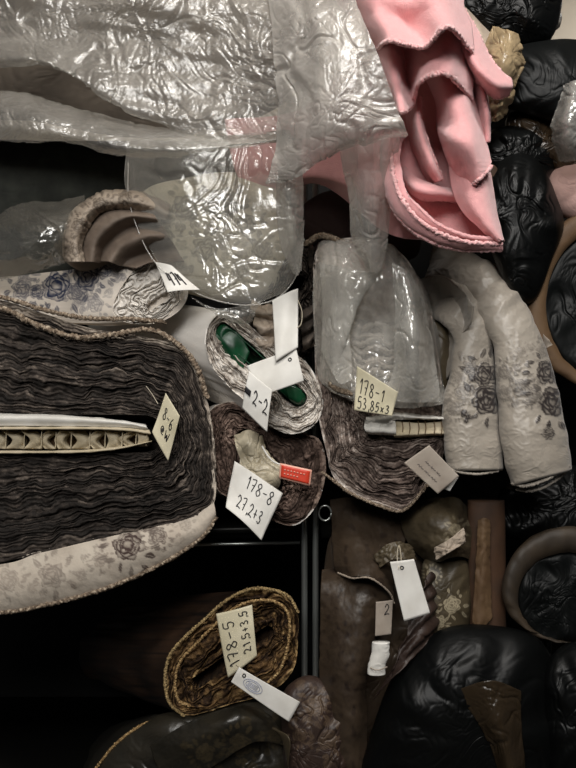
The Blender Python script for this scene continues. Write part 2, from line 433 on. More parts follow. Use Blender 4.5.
# ------------------------------------------------------------------ handwriting
GL = {'0': [[(.5, 1), (.15, .7), (.15, .3), (.5, 0), (.85, .3), (.85, .7), (.5, 1)]],
      '1': [[(.3, .75), (.6, 1), (.5, 0)]],
      '2': [[(.15, .75), (.45, 1), (.8, .75), (.55, .4), (.1, .02), (.5, .06), (.95, 0)]],
      '3': [[(.15, .9), (.55, 1), (.75, .75), (.4, .55), (.8, .35), (.6, .02), (.1, .08)]],
      '4': [[(.3, 1), (.15, .45), (.85, .5)], [(.7, .95), (.6, 0)]],
      '5': [[(.85, 1), (.3, .97), (.2, .55), (.65, .6), (.8, .3), (.5, 0), (.1, .08)]],
      '6': [[(.75, 1), (.3, .6), (.2, .2), (.5, 0), (.8, .25), (.5, .5), (.2, .25)]],
      '7': [[(.1, .95), (.85, 1), (.45, 0)], [(.3, .5), (.75, .52)]],
      '8': [[(.5, .52), (.2, .78), (.5, 1), (.8, .78), (.5, .52), (.15, .22), (.5, 0), (.85, .25), (.5, .52)]],
      '-': [[(.15, .5), (.85, .52)]], '+': [[(.15, .45), (.85, .47)], [(.5, .8), (.48, .15)]],
      ',': [[(.5, .12), (.35, -.15)]], '.': [[(.45, .05), (.52, .0)]], 'x': [[(.2, .6), (.8, .1)], [(.8, .6), (.2, .1)]],
      '@': [[(.65, .4), (.45, .6), (.3, .4), (.5, .2), (.7, .4), (.6, .7), (.25, .75), (.05, .4), (.3, 0), (.8, .05)], [(.3, .35), (.7, .45)]],
      'W': [[(.05, .9), (.25, .05), (.5, .6), (.7, .02), (.95, 1)]],
      '~': [[(0, .4), (.2, .6), (.35, .35), (.55, .6), (.7, .38), (1, .5)]], ' ': []}
def text_strokes(txt, seed=1):
    rn = random.Random(seed); out = []; x = 0
    for ch in txt:
        for st in GL[ch]:
            out.append([(x+px*.8+rn.uniform(-.03, .03), py+rn.uniform(-.03, .03)) for px, py in st])
        x += .5 if ch in '.,' else (.95 if ch != '1' else .75)
    return out, x

def card(name, label, corners, m, lines=(), hole=None, bend=.004, string=None, thick=.0006, seed=1, ink=None, group=None, cat='tag', extra=None, rad=.0007, root=None):
    """corners TL TR BR BL as (px,py,y); lines: (text, u0, v0, width_u, height_v, flip)"""
    C = W(np.array(corners, float)); n = 26
    u = np.linspace(0, 1, n)[None, :, None]; v = np.linspace(0, 1, n)[:, None, None]
    V = (C[0]*(1-u)+C[1]*u)*(1-v)+(C[3]*(1-u)+C[2]*u)*v
    N = np.cross(C[1]-C[0], C[3]-C[0]); N /= np.linalg.norm(N)
    if N[1] > 0: N = -N
    def off(uu, vv): return bend*(np.sin(pi*uu)*.7+np.sin(pi*vv*1.3+seed)*.6+.25*np.sin(5*uu+4*vv+seed))
    V = V+N*off(u, v)
    def S(uu, vv, e=.0011):
        p = (C[0]*(1-uu)+C[1]*uu)*(1-vv)+(C[3]*(1-uu)+C[2]*uu)*vv
        return p+N*(off(uu, vv)+e)
    t = thing(name, label, cat, C.mean(0), group) if root is None else root
    o = MB().grid(V).build('card', m, t, thick=thick, off=0)
    if lines:
        mb = MB()
        for i, L in enumerate(lines):
            txt, u0, v0, wu, hv = L[:5]; rot = L[5] if len(L) > 5 else 0
            st, tw = text_strokes(txt, seed*7+i)
            for s_ in st:
                P = []
                for (a, b) in rsline(s_, 8*len(s_)):
                    a = a/tw; 
                    if rot == 0: uu, vv = u0+a*wu, v0+(1-b)*hv
                    elif rot == 90: uu, vv = u0+(1-b)*wu, v0+(1-a)*hv       # runs upwards
                    elif rot == 180: uu, vv = u0+(1-a)*wu, v0+b*hv
                    else: uu, vv = u0+b*wu, v0+a*hv                          # runs downwards
                    P.append(S(uu, vv, .0008))
                if len(P) > 1: mb.tube(P, rad, 5)
        mb.build('handwriting', ink or M['ink'], o)
    if hole:
        a = np.linspace(0, 2*pi, 14); asp = np.linalg.norm(C[1]-C[0])/np.linalg.norm(C[3]-C[0]); r = .0022/np.linalg.norm(C[1]-C[0])
        MB().tube([S(hole[0]+r*cos(q), hole[1]+r*asp*sin(q), .0006) for q in a], .0009, 6).build('punched_hole', M['ink'], o)
    if string is not None:
        MB().tube(W(rsline(string, 30)), .0006, 6).build('string', M['string'], t)
    if extra: extra(S, t)
    return t

# ================================================================== SETTING
def structure(name, mb, m): 
    o = mb.build(name, m, smooth=False); o['kind'] = 'structure'; return o
structure('floor', MB().box((-2.2, -2.6, -.1), (2.2, 1.6, 0)), M['floor'])
structure('wall_back', MB().box((-2.2, 1.5, 0), (2.2, 1.6, 2.9)), M['wall'])
structure('ceiling', MB().box((-2.2, -2.6, 2.9), (2.2, 1.6, 3.0)), M['wall'])
structure('wall_behind', MB().box((-2.2, -2.7, 0), (2.2, -2.6, 2.9)), M['floor'])

# shelf unit: two posts, boards, rails, added black backing
def zat(py, y): return float(W(np.array([0, py, y]))[2])
def xat(px, y): return float(W(np.array([px, 0, y]))[0])
su = thing('shelving_unit', 'dark metal shelving unit with chrome posts carrying all the cloth rolls', 'shelf', (xat(310, .12), .12, 0))
for pxx in (304.5, 315.5):
    MB().tube([(xat(pxx, .13), .13, z) for z in np.linspace(0, 2.3, 12)], .0052, 16).build('post', M['chrome'], su)
MB().tube([(xat(547.5, .13), .13, z) for z in np.linspace(0, 2.3, 12)], .006, 16).build('post', M['chrome'], su)
zs = zat(526, .14)
for nm, z, x0, x1 in (('shelf_board', zs, -.9, xat(300, .14)), ('shelf_board', zs, xat(322, .14), .44), ('shelf_board', .62, -.9, xat(300, .14)), ('shelf_board', .62, xat(322, .14), .44)):
    MB().box((x0, .15, z-.022), (x1, .85, z-.002)).build(nm, M['steel_dark'], su, smooth=False)
MB().tube([(x, .14, zs-.004+.02*x) for x in np.linspace(-.9, xat(300, .14), 10)], .006, 12).build('rail', M['steel_dark'], su)
MB().tube([(x, .138, zs-.028+.02*x) for x in np.linspace(-.9, xat(300, .14), 10)], .003, 12).build('rail', M['chrome'], su)
MB().box((-.9, .86, 0), (.46, .88, 2.1)).box((.46, .86, 0), (1.0, .88, zat(46, .86))).build('shade_backing', M['panel'], su, smooth=False)  # added sheet, its black colour stands for shade in the gaps

# ================================================================== BIG LEFT ROLL
outer = [(-230, 330), (-170, 298), (-60, 292), (0, 300), (45, 314), (90, 328), (140, 336), (178, 346), (196, 366), (206, 395), (213, 430), (216, 470),
         (213, 505), (190, 520), (150, 528), (95, 540), (40, 553), (-20, 566), (-120, 574), (-200, 540), (-240, 440)]
inner = slit(outer, (-190, 432), (144, 434), 19)
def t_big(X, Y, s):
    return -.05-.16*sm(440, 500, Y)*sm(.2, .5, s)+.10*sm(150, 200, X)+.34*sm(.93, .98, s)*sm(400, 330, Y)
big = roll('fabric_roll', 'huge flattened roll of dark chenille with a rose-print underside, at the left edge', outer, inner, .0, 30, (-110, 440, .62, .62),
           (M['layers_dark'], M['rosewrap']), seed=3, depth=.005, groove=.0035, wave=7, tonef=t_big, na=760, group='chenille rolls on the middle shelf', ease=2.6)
# pale wrap hanging below
rows = [[(-230, 566, .0), (-20, 566, .0), (40, 553, .0), (95, 540, .0), (150, 528, .0), (190, 518, .0), (214, 503, .0)],
        [(-230, 595, -.012), (-20, 590, -.012), (45, 580, -.013), (105, 562, -.013), (158, 545, -.012), (196, 528, -.008), (215.5, 511, -.002)],
        [(-230, 618, .0), (-20, 612, .0), (50, 602, .0), (112, 584, .0), (166, 559, .0), (201, 536, .0), (216, 517, .004)],
        [(-230, 622, .02), (-20, 616, .02), (50, 606, .02), (112, 588, .02), (168, 562, .02), (203, 538, .02), (217, 519, .02)]]
fl = flowers([(128, 545, 17, 1), (158, 536, 10, .8), (52, 575, 14, .55), (8, 580, 12, .4), (100, 560, 8, .5), (185, 525, 7, .4)])
V, G = patch(rows, 60, 420, .0015, 20, 5, 'fbm')
sheet('wrap_flap', M['rosewrap'], [V], .0015, big, fl)
def fuzzline(pts, r, m, parent, seed=1, name='frayed_edge', n=900, k=12):
    P = W(rsline(pts, n)); L = np.linspace(0, n/6., n)
    rr = .85*r*(1+.35*fbm(L*.5, seed, 0, 2))
    P = P+np.stack([pn(L*.8, seed, 1), pn(L*.8, seed, 5), pn(L*.8, seed, 9)], -1)*r*.5
    T = np.gradient(P, axis=0); T /= np.linalg.norm(T, axis=1)[:, None]
    th = np.linspace(0, 2*pi, k, endpoint=False)
    A = np.cross(T, [0, 1, 0]); A /= np.linalg.norm(A, axis=1)[:, None]; B = np.cross(T, A)
    q = rr[:, None]*(1+.55*pn(L[:, None]*2.9, np.cos(th)[None]*1.6, np.sin(th)[None]*1.6+seed)+.35*pn(L[:, None]*.9, np.cos(th)[None], np.sin(th)[None]+seed))
    V = P[:, None]+q[..., None]*(A[:, None]*np.cos(th)[None, :, None]+B[:, None]*np.sin(th)[None, :, None])
    t = .5+.6*fbm(L[:, None]*1.3, th[None]*.6, seed, 2)
    return MB().grid(V, wrap=True, a=t).build(name, m, parent)
fuzzline([(-230, 620, -.001), (-20, 614, -.001), (50, 604, -.001), (112, 586, -.001), (167, 561, -.001), (202, 537, -.001), (217, 517, .002)], .0032, M['fuzz'], big, 2)
fuzzline([(-60, 290, -.005), (0, 297, -.006), (45, 310, -.006), (85, 318, -.006), (130, 319, -.006), (165, 322, -.004)], .0035, M['fuzz'], big, 3)
fuzzline([(-60, 302, -.008), (0, 308, -.01), (35, 324, -.010), (75, 337, -.010), (110, 335, -.010), (150, 330, -.008), (180, 346, -.006), (197, 368, -.004), (207, 398, -.004)], .0042, M['fuzz'], big, 4)
# corrugated core
core_o = [(-190, 418), (-60, 416), (60, 416), (140, 424), (150, 433), (144, 446), (100, 449), (40, 451), (-60, 450), (-190, 448), (-200, 433)]
mbw = MB()
V, G = patch([[(-200, 415, .06), (-60, 413, .06), (50, 414, .06), (146, 424, .06)], [(-200, 416, -.016), (-60, 415, -.016), (50, 416, -.015), (120, 421, -.013), (146, 426, -.010)],
              [(-200, 427, -.016), (-60, 426, -.017), (50, 426, -.016), (120, 427, -.014), (148, 429, -.010)]], 24, 200, .0009, 16, 2, 'fbm')
sheet('top_board', M['white_board'], [V], .0015, big)
V, G = patch([[(-200, 428, -.015), (50, 427, -.016), (120, 428, -.014), (149, 430, -.009)], [(-200, 431, -.017), (50, 429, -.018), (120, 430, -.016), (151, 434, -.010)],
              [(-200, 430, .04), (50, 429, .04), (120, 430, .04), (149, 431, .04)]], 14, 160, .0006, 12, 3, 'fbm')
V2, G = patch([[(-200, 449, -.010), (40, 451, -.012), (110, 448, -.012), (149, 442, -.008)], [(-200, 452, -.012), (40, 453, -.014), (110, 450, -.013), (152, 441, -.008)],
               [(-200, 452, .04), (40, 453, .04), (110, 450, .04), (150, 442, .04)]], 14, 160, .0006, 12, 3, 'fbm')
cb_ = sheet('core_board', M['honey'], [V, V2], .0015, big)
rn = random.Random(5)
mb = MB()
x = -200
while x < 143:                                   # cells of the core, folded little walls
    w = rn.uniform(13, 20); yy = -.004+rn.uniform(0, .004)
    top = 431 if x < 110 else 432; bot = 449 if x < 110 else 446
    sk = rn.uniform(-5, 5)
    xe = min(x+w, 148)
    r_ = [[(x+sk, top, yy-.007), (x+w*.35+sk, top, yy+.004), (xe-1+sk, top, yy+.009)],
          [(x-sk, (top+bot)/2, yy), (x+w*.5-sk, (top+bot)/2, yy-.004), (xe-3-sk, (top+bot)/2, yy+.014)],
          [(x+sk*.5, bot, yy-.002), (x+w*.4, bot, yy+.003), (xe-1, bot, yy)]]
    V, G = patch(r_, 12, 14, .0008, 8, rn.random()*9, 'fbm'); mb.grid(V)
    r_ = [[(xe-1, top, yy-.006), (xe+1.5, top, yy+.03)], [(xe-2, bot, yy-.005), (xe+1.5, bot, yy+.03)]]
    V, G = patch(r_, 8, 8, .0004, 8, rn.random()*9, 'fbm'); mb.grid(V)
    x += w
mb.build('core_cells', M['honey'], cb_, thick=.0012, off=0)
MB().grid(W(np.array([[(-200, 429, .02), (146, 429, .02)], [(-200, 452, .02), (146, 447, .02)]], float))).build('core_back', M['kraft'], cb_, thick=.001)

# ================================================================== TOILE ROLL
outer = [(113, 308), (120, 290), (133, 272), (150, 259), (168, 262), (184, 276), (188, 294), (180, 310), (160, 322), (136, 324), (119, 319)]
inner = slit(outer, (150, 306), (166, 296), 4)
tl = flowers([(57, 286, 16, 1, 9, 2), (86, 277, 14, .95, 9, 2), (103, 270, 10, .9), (22, 290, 11, .8), (38, 292, 8, .9), (78, 292, 12, .8), (118, 266, 7, .7), (95, 303, 9, .6)])
fold_marks = lambda X, Y: tl(X, Y)
roll('fabric_roll', 'white roll with blue toile flowers lying on top of the huge dark roll', outer, inner, .01, 6, (-70, 306, .16, .62),
     (M['layers_toile'], M['toile']), seed=8, depth=.004, groove=.008, wave=2, fuzzamp=.25, bodypat=tl, na=380, spl=10, bodyk=260, tonef=lambda X, Y, s: .25, light_outer=.1, group='rolls wrapped in printed cotton', wr=.004)

# ================================================================== GREEN CORE ROLL
outer = [(213, 318), (228, 312), (246, 322), (266, 340), (286, 350), (306, 362), (319, 384), (323, 408), (312, 427), (290, 434), (268, 424), (246, 402), (226, 384), (211, 365), (206, 340)]
inner = slit(outer, (224, 332), (298, 398), 9)
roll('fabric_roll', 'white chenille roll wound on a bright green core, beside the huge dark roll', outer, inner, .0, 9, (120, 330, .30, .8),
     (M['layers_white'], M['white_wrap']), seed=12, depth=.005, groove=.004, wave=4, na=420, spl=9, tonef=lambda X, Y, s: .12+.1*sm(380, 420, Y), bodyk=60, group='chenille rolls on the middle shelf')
groot = bpy.context.scene.objects[-2] if False else [o for o in COL.objects if o.type == 'EMPTY'][-1]
P_, Q_ = rings(outer, slit(outer, (224, 332), (298, 398), 7.5), 160)
Qc = Q_.mean(0)
mb = MB()
g = np.stack([W(np.concatenate([Qc+(Q_-Qc)*sc_, np.full((160, 1), yv)], 1)) for sc_, yv in ((.97, .05), (1.0, .004), (.9, .0), (.82, .004), (.8, .05), (.0, .05))])
mb.grid(g[::-1], wrap=True).build('green_core', M['green'], groot)
V, G = patch([[(216, 326, .008), (238, 332, .004), (250, 352, .004)], [(214, 338, .004), (228, 346, -.001), (243, 368, .004)], [(216, 346, .01), (226, 356, .006), (240, 372, .01)]], 20, 20, .001, 12, 4, 'fbm')
sheet('green_strip', M['green'], [V], .001, groot)
V, G = patch([[(284, 384, -.004), (294, 386, -.006), (302, 390, -.004)], [(288, 396, -.006), (297, 400, -.007), (303, 398, -.004)], [(292, 402, -.002), (298, 404, -.002), (302, 402, 0)]], 16, 16, .001, 12, 4, 'fbm')
sheet('green_strip', M['green'], [V], .001, groot)

# ================================================================== RED LABEL ROLL
outer = [(205, 425), (213, 408), (232, 402), (258, 408), (285, 428), (308, 434), (321, 442), (326, 465), (322, 492), (312, 512), (296, 525), (276, 522), (256, 508), (236, 500), (218, 490), (208, 462)]
inner = slit(outer, (246, 440), (272, 484), 11)
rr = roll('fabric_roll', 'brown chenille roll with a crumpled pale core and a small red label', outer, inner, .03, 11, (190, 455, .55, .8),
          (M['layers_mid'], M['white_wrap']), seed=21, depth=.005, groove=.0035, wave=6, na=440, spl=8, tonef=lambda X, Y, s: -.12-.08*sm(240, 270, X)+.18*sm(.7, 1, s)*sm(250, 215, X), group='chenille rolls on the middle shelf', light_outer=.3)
rows = [[(234, 436, .01), (248, 430, .0), (262, 436, .012)], [(236, 446, -.004), (250, 444, -.016), (266, 447, .004)], [(240, 458, -.004), (256, 458, -.012), (272, 458, -.002)],
        [(240, 470, -.006), (258, 470, -.018), (281, 468, -.008)], [(244, 480, -.004), (262, 482, -.018), (280, 476, -.008)], [(254, 494, .01), (266, 494, -.006), (274, 490, .01)]]
V, G = patch(rows, 90, 80, .008, 20, 7, 'crease')
sheet('crumpled_core', M['brown_core'], [V], .0015, rr)
MB().tube(W(rsline([(262, 446, -.015), (268, 456, -.02), (276, 463, -.022), (288, 466, -.022)], 40)), .0014, 8).build('core_cord', M['card'], rr)

# ================================================================== SMALL DARK ROLL
outer = [(296, 246), (308, 240), (315, 252), (317, 278), (318, 305), (321, 330), (314, 350), (298, 360), (272, 362), (252, 352), (246, 330), (252, 306), (270, 285), (284, 262)]
inner = slit(outer, (262, 340), (300, 280), 5)
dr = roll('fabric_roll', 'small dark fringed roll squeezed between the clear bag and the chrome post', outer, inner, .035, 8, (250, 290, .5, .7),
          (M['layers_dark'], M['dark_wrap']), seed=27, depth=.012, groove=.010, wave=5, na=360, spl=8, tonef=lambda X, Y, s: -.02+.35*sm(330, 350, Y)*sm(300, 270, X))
fuzzline([(332, 236, .03), (320, 238, .025), (312, 246, .022), (311, 262, .02), (316, 285, .02), (318, 305, .02), (320, 326, .02), (316, 342, .02), (304, 350, .02)], .0046, M['fuzz_dark'], dr, 6)
rows = []
for i, (q, yv) in enumerate([(0, .02), (1, .0), (2, .012), (3, -.004), (4, .01), (5, -.004), (6, .012)]):
    rows.append([(300+q*.6, 312+q*6.5, yv+.01), (306+q*.5, 309+q*6.5, yv), (317-q*.7, 302+q*7, yv+.012)])
V, G = patch(rows, 60, 30, .001, 10, 3, 'fbm'); sheet('pleated_folds', M['layers_dark'], [V], .0015, dr)
rows = []
for i, q in enumerate(range(7)):
    yv = .0 if q % 2 else .014
    rows.append([(252+q*1.4-(3 if q % 2 else 0), 300+q*8, yv), (262+q*.6, 304+q*8, yv-.006), (280, 306+q*7.6, yv+.008)])
V, G = patch(rows, 80, 40, .003, 14, 3, 'crumple'); sheet('cream_lining', M['silverwrap'], [V], .0015, dr)

# ================================================================== 178-1 ROLL
outer = [(314, 262), (322, 246), (345, 238), (378, 240), (404, 256), (420, 284), (433, 325), (440, 370), (445, 420), (443, 455), (428, 482), (406, 509), (382, 505), (352, 494), (334, 478), (326, 450), (318, 410), (314, 330)]
inner = slit(outer, (372, 427), (436, 427), 9)
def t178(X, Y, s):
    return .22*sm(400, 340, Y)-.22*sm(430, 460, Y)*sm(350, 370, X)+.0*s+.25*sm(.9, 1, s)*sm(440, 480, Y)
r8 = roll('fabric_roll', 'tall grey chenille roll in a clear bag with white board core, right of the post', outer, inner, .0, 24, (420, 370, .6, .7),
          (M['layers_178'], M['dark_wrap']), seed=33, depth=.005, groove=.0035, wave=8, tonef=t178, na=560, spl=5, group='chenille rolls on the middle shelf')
# white board core
V, G = patch([[(366, 417, .03), (400, 412, .03), (446, 416, .03)], [(366, 419, -.024), (384, 417, -.03), (396, 414, -.028), (420, 417, -.026), (446, 418, -.020)],
              [(365, 425, -.026), (384, 425, -.03), (396, 420, -.026), (420, 419, -.024), (447, 420, -.018)]], 20, 90, .0012, 9, 3)
V2, G = patch([[(365, 420, -.026), (380, 419, -.030), (395, 421, -.028)], [(364, 427, -.028), (380, 427, -.032), (396, 427, -.028)], [(366, 432, -.026), (380, 433, -.030), (396, 434, -.026)], [(368, 434, .02), (380, 435, .02), (396, 436, .02)]], 24, 40, .0012, 9, 6)
sheet('top_board', M['white_board'], [V, V2], .0014, r8)
V, G = patch([[(394, 421, -.018), (420, 423, -.014), (446, 421, -.012)], [(394, 430, -.020), (420, 430, -.017), (446, 430, -.014)], [(394, 436, -.022), (420, 435, -.018), (444, 434, -.014)], [(396, 438, .02), (420, 437, .02), (444, 436, .02)]], 24, 60, .0008, 7, 8)
sheet('core_board', M['honey'], [V], .0014, r8)
mb = MB()
for xx in (402, 409, 418, 425, 434, 441): mb.tube(W(rsline([(xx, 421, -.0195), (xx+1, 428, -.022), (xx, 435, -.022)], 8)), .0007, 6)
mb.build('core_ribs', M['kraft'], r8)
# pale folded strips inside the bag
mb = MB()
for i in range(9):
    yy = 322+i*8; 
    fuzz_r = [(352, yy+4*sin(i), -.012), (362, yy+6, -.022), (376, yy+2+4*sin(i*2), -.024), (390, yy+6, -.022), (402-(i % 3)*2, yy+2, -.01)]
    V, G = patch([[(a, b-3, c_+.006) for a, b, c_ in fuzz_r], fuzz_r, [(a, b+4, c_+.01) for a, b, c_ in fuzz_r]], 14, 60, .003, 7, i+1.)
    mb.grid(V, a=np.clip(.95+.35*fbm(G[..., 0]/5, G[..., 1]/3, i, 2), 0, 1))
V, G = patch([[(320, 262, .0), (334, 256, -.012), (352, 262, .0)], [(318, 300, .0), (334, 300, -.024), (354, 300, -.004)], [(318, 345, .0), (336, 345, -.022), (356, 345, -.004)], [(322, 384, .0), (338, 388, -.012), (354, 388, .0)]], 80, 50, .003, 18, 3, 'crease')
mb.grid(V, a=np.clip(.95+.2*fbm(G[..., 0]/9, G[..., 1]/14, 2, 2), 0, 1))
V, G = patch([[(346, 252, .0), (372, 250, -.015), (398, 254, .0)], [(350, 275, .0), (375, 275, -.022), (402, 280, .0)], [(352, 302, .0), (376, 304, -.02), (404, 305, .0)], [(352, 318, .0), (378, 322, -.012), (402, 322, .0)]], 60, 60, .003, 18, 5, 'crease')
mb.grid(V, a=np.clip(.55+.3*fbm(G[..., 0]/9, G[..., 1]/9, 2, 2), 0, 1))
mb.build('folded_layers', M['layers_178'], r8, thick=.002)
# clear wrinkled bag over its upper half
bg = bpy.data.objects.new('plastic_bag', None); bg.location = tuple(W(np.array([375, 405, -.03]))); COL.objects.link(bg)
tag(bg, 'clear wrinkled bag over the top of the tall roll right of the post', 'plastic bag')
rows = [[(313, 262, .01), (322, 242, .0), (350, 240, -.02), (385, 240, -.02), (405, 256, .0), (414, 268, .03)],
        [(313, 285, .0), (335, 275, -.04), (362, 285, -.055), (392, 275, -.06), (415, 280, -.04), (428, 295, .01)],
        [(314, 325, .0), (332, 320, -.045), (352, 325, -.038), (385, 322, -.032), (412, 325, -.06), (436, 330, .01)],
        [(315, 360, .0), (330, 360, -.03), (352, 362, -.03), (392, 365, -.034), (414, 365, -.06), (441, 368, .01)],
        [(322, 382, .0), (340, 392, -.026), (366, 396, -.034), (398, 398, -.04), (424, 396, -.045), (445, 392, .0)],
        [(332, 388, -.012), (352, 402, -.024), (374, 406, -.034), (402, 408, -.04), (428, 407, -.034), (447, 403, -.006)]]
V, G = patch(rows, 190, 190, .005, 34, 4, 'crease', disp=lambda X, Y: .004*pn(X/11, Y/60, 2))
sheet('bag_film', M['film_bag'], [V], .0004, bg)
V, G = patch([[(318, 262, -.03), (345, 268, -.065), (375, 272, -.07), (405, 262, -.03)], [(322, 300, -.03), (338, 320, -.055), (345, 340, -.055), (352, 300, -.05)],
              [(322, 350, -.03), (332, 372, -.05), (340, 384, -.05), (352, 380, -.045)]], 130, 70, .005, 22, 8, 'crease')
V2, G = patch([[(392, 262, -.06), (405, 270, -.065), (416, 285, -.05)], [(396, 320, -.06), (414, 322, -.08), (430, 330, -.04)], [(392, 372, -.06), (415, 372, -.085), (438, 375, -.04)], [(378, 398, -.05), (408, 402, -.07), (440, 402, -.04)]], 130, 70, .005, 22, 9, 'crease')
sheet('film_fold', M['film_bag'], [V, V2], .0004, bg)
fuzzline([(322, 472, -.005), (338, 484, -.008), (352, 494, -.008), (380, 506, -.01), (404, 510, -.01), (428, 484, -.008)], .0024, M['fuzz'], r8, 8)
fuzzline([(330, 384, -.02), (340, 390, -.026), (354, 394, -.026), (368, 394, -.024)], .004, M['fuzz'], r8, 9)
fuzzline([(306, 244, .0), (318, 236, -.006), (330, 237, -.01), (345, 243, -.012), (352, 242, -.01)], .0038, M['fuzz'], r8, 10)

# ================================================================== DAMASK ROLLS
def limb(name, label, stations, seed, patf, m, group=None, ratio=.75, end=True):
    """stations: (cx, cy, y, halfwidth_px, dirx, diry) : direction across"""
    S_ = np.array(stations, float); n = 300; na = 150
    C = np.stack([line(S_[:, k:k+1], n)[:, 0] for k in range(6)], -1)
    th = np.linspace(0, 2*pi, na, endpoint=False)
    ax = C[:, 4:6]/np.linalg.norm(C[:, 4:6], axis=1)[:, None]
    ct, st = np.cos(th), np.sin(th)
    hw = C[:, 3][:, None]
    X = C[:, 0][:, None]+ax[:, 0][:, None]*hw*ct; Y = C[:, 1][:, None]+ax[:, 1][:, None]*hw*ct
    sc = (D+C[:, 2][:, None])/F
    Z = C[:, 2][:, None]-st*hw*sc*ratio
    V = W(np.stack([X, Y, Z], -1))
    px, py = X, Y
    p = patf(px, py)
    em = .5*fbm(px/7+seed, py/7, seed, 3)
    em = em+1.1*np.exp(-(pn(px/9+.8*pn(px/9, py/9, 4), py/7+.8*pn(px/8, py/8, 9), seed+2)/.16)**2)*np.clip(.6+pn(px/30, py/24, 7), 0, 1)
    N = normals(np.concatenate([V[:, -1:], V, V[:, :1]], 1))[:, 1:-1]
    cen = V.mean(1, keepdims=True); sg = np.sign(((V-cen)*N).sum(-1, keepdims=True)); N = N*sg
    front = sm(-.1, .4, st)[None]
    vine = crumple(px/13+seed, py/13, 3, 2)
    h = (.0016*p+.0008*em+.0004*np.clip(vine, 0, 1))*front+.003*fbm(px/40, py/30, seed, 2)+.006*sm(345, 300, py)*pn((px+py)/16, (px-py)/60, seed)
    V = V+N*h[..., None]
    e = V[-1]; c = e.mean(0)
    caps = np.stack([c+(e-c)*q+np.array([0, 0, dz]) for q, dz in ((.97, -.004), (.9, -.002), (.84, .004), (.78, -.003), (.7, .004), (.5, .01), (0, .012))])
    A = np.concatenate([V, caps])
    t = np.clip(.5+.4*fbm(px/30, py/30, 3, 2), 0, 1)
    o = MB().grid(A, wrap=True, a=np.concatenate([t, np.tile(t[-1:], (7, 1))]), b=np.concatenate([np.clip(p*1.3, 0, 1)*front, np.zeros((7, na))])).build(name, m)
    return tag(o, label, 'fabric roll', group)
fa = flowers([(548, 372, 13, 1., 9, 1), (553, 402, 15, 1., 8, 1), (522, 388, 10, .6), (505, 372, 8, .45), (534, 395, 9, .5), (520, 352, 6, .25), (505, 395, 7, .35), (545, 350, 8, .35)])
fb = flowers([(487, 400, 16, 1., 9, 1), (484, 375, 13, .85, 8, 1), (462, 392, 9, .45), (455, 408, 8, .4), (470, 368, 8, .4), (460, 378, 6, .35)])
limb('damask_roll', 'silver damask roll with embossed roses, outer right one of the bent pair', [(430, 262, .20, 26, -.2, 1), (458, 270, .08, 24, -.5, 1), (488, 292, .02, 25, -1.0, 1), (513, 330, -.01, 24, -1, .35), (524, 370, -.02, 29, -1, .12), (531, 420, -.03, 33, -1, .05), (537, 455, -.035, 33, -1, .1), (541, 476, -.035, 31, -1, .25)], 3, fa, M['damask'], 'damask rolls bent over the shelf front')
limb('damask_roll', 'silver damask roll with embossed roses, inner left one beside the clear bag', [(405, 300, .20, 22, -.2, 1), (430, 300, .09, 22, -.3, 1), (452, 303, .03, 23, -.8, 1), (470, 325, .01, 22, -1, .7), (472, 360, .0, 22, -1, .15), (470, 400, -.01, 27, -1, .05), (472, 440, -.015, 29, -1, -.02), (475, 468, -.02, 27, -1, 0)], 9, fb, M['damask'], 'damask rolls bent over the shelf front')
lft = [o for o in COL.objects if o.name.startswith('damask_roll')][-1]
V, G = patch([[(416, 281, .06), (432, 276, .02), (446, 278, -.01), (461, 290, -.035), (475, 306, -.045)], [(420, 300, .07), (436, 296, .04), (450, 298, .02), (462, 308, -.01), (472, 322, -.035)],
              [(426, 330, .07), (437, 328, .05), (447, 330, .04), (456, 332, .02), (462, 335, -.01)], [(431, 378, .06), (438, 380, .05), (443, 380, .04), (447, 378, .02), (450, 372, .01)]], 80, 80, .004, 22, 6, 'fbm', disp=lambda X, Y: .003*pn(X/9, Y/50, 3))
sheet('folded_flap', M['damask'], [V], .002, lft)
rgt = [o for o in COL.objects if o.name.startswith('damask_roll') and 'outer' in o['label']][0]
fuzzline([(512, 483, -.045), (524, 486, -.056), (540, 482, -.062), (556, 474, -.060), (569, 465, -.046)], .0026, M['damask'], rgt, 4, 'rolled_rim', 300)
fuzzline([(516, 489, -.030), (528, 491, -.040), (542, 488, -.046), (556, 480, -.044), (566, 472, -.032)], .0022, M['damask'], rgt, 6, 'rolled_rim', 300)
fuzzline([(450, 469, -.035), (464, 473, -.045), (480, 474, -.048), (498, 471, -.035)], .0018, M['damask'], lft, 5, 'rolled_rim', 300)
# olive-grey piece, shading put into its colour, between bag and damask
bundle('pocket_shade', 'narrow olive-grey piece coloured as shade, wedged between the clear bag and the damask', 'fabric roll', [(424, 330), (436, 318), (450, 330), (452, 360), (450, 395), (440, 408), (430, 400), (426, 365)], .05, .03, (430, 350, .4, .8), M['satin_olive'], 5, .003, .004)
card('paper_scrap', 'tiny crumpled pale scrap sticking out behind the outer damask roll', [(544, 334, .0), (550, 340, -.01), (552, 345, -.01), (544, 350, .0)], M['card_grey'], cat='paper', bend=.002)

# ================================================================== PINK FLEECE
def pk(rows, n=110, m=110, amp=.0016, seed=1, edge=1.3):
    V, G = patch(rows, n, m, amp, 30, seed, 'fbm', edge=edge); return V
PK = []
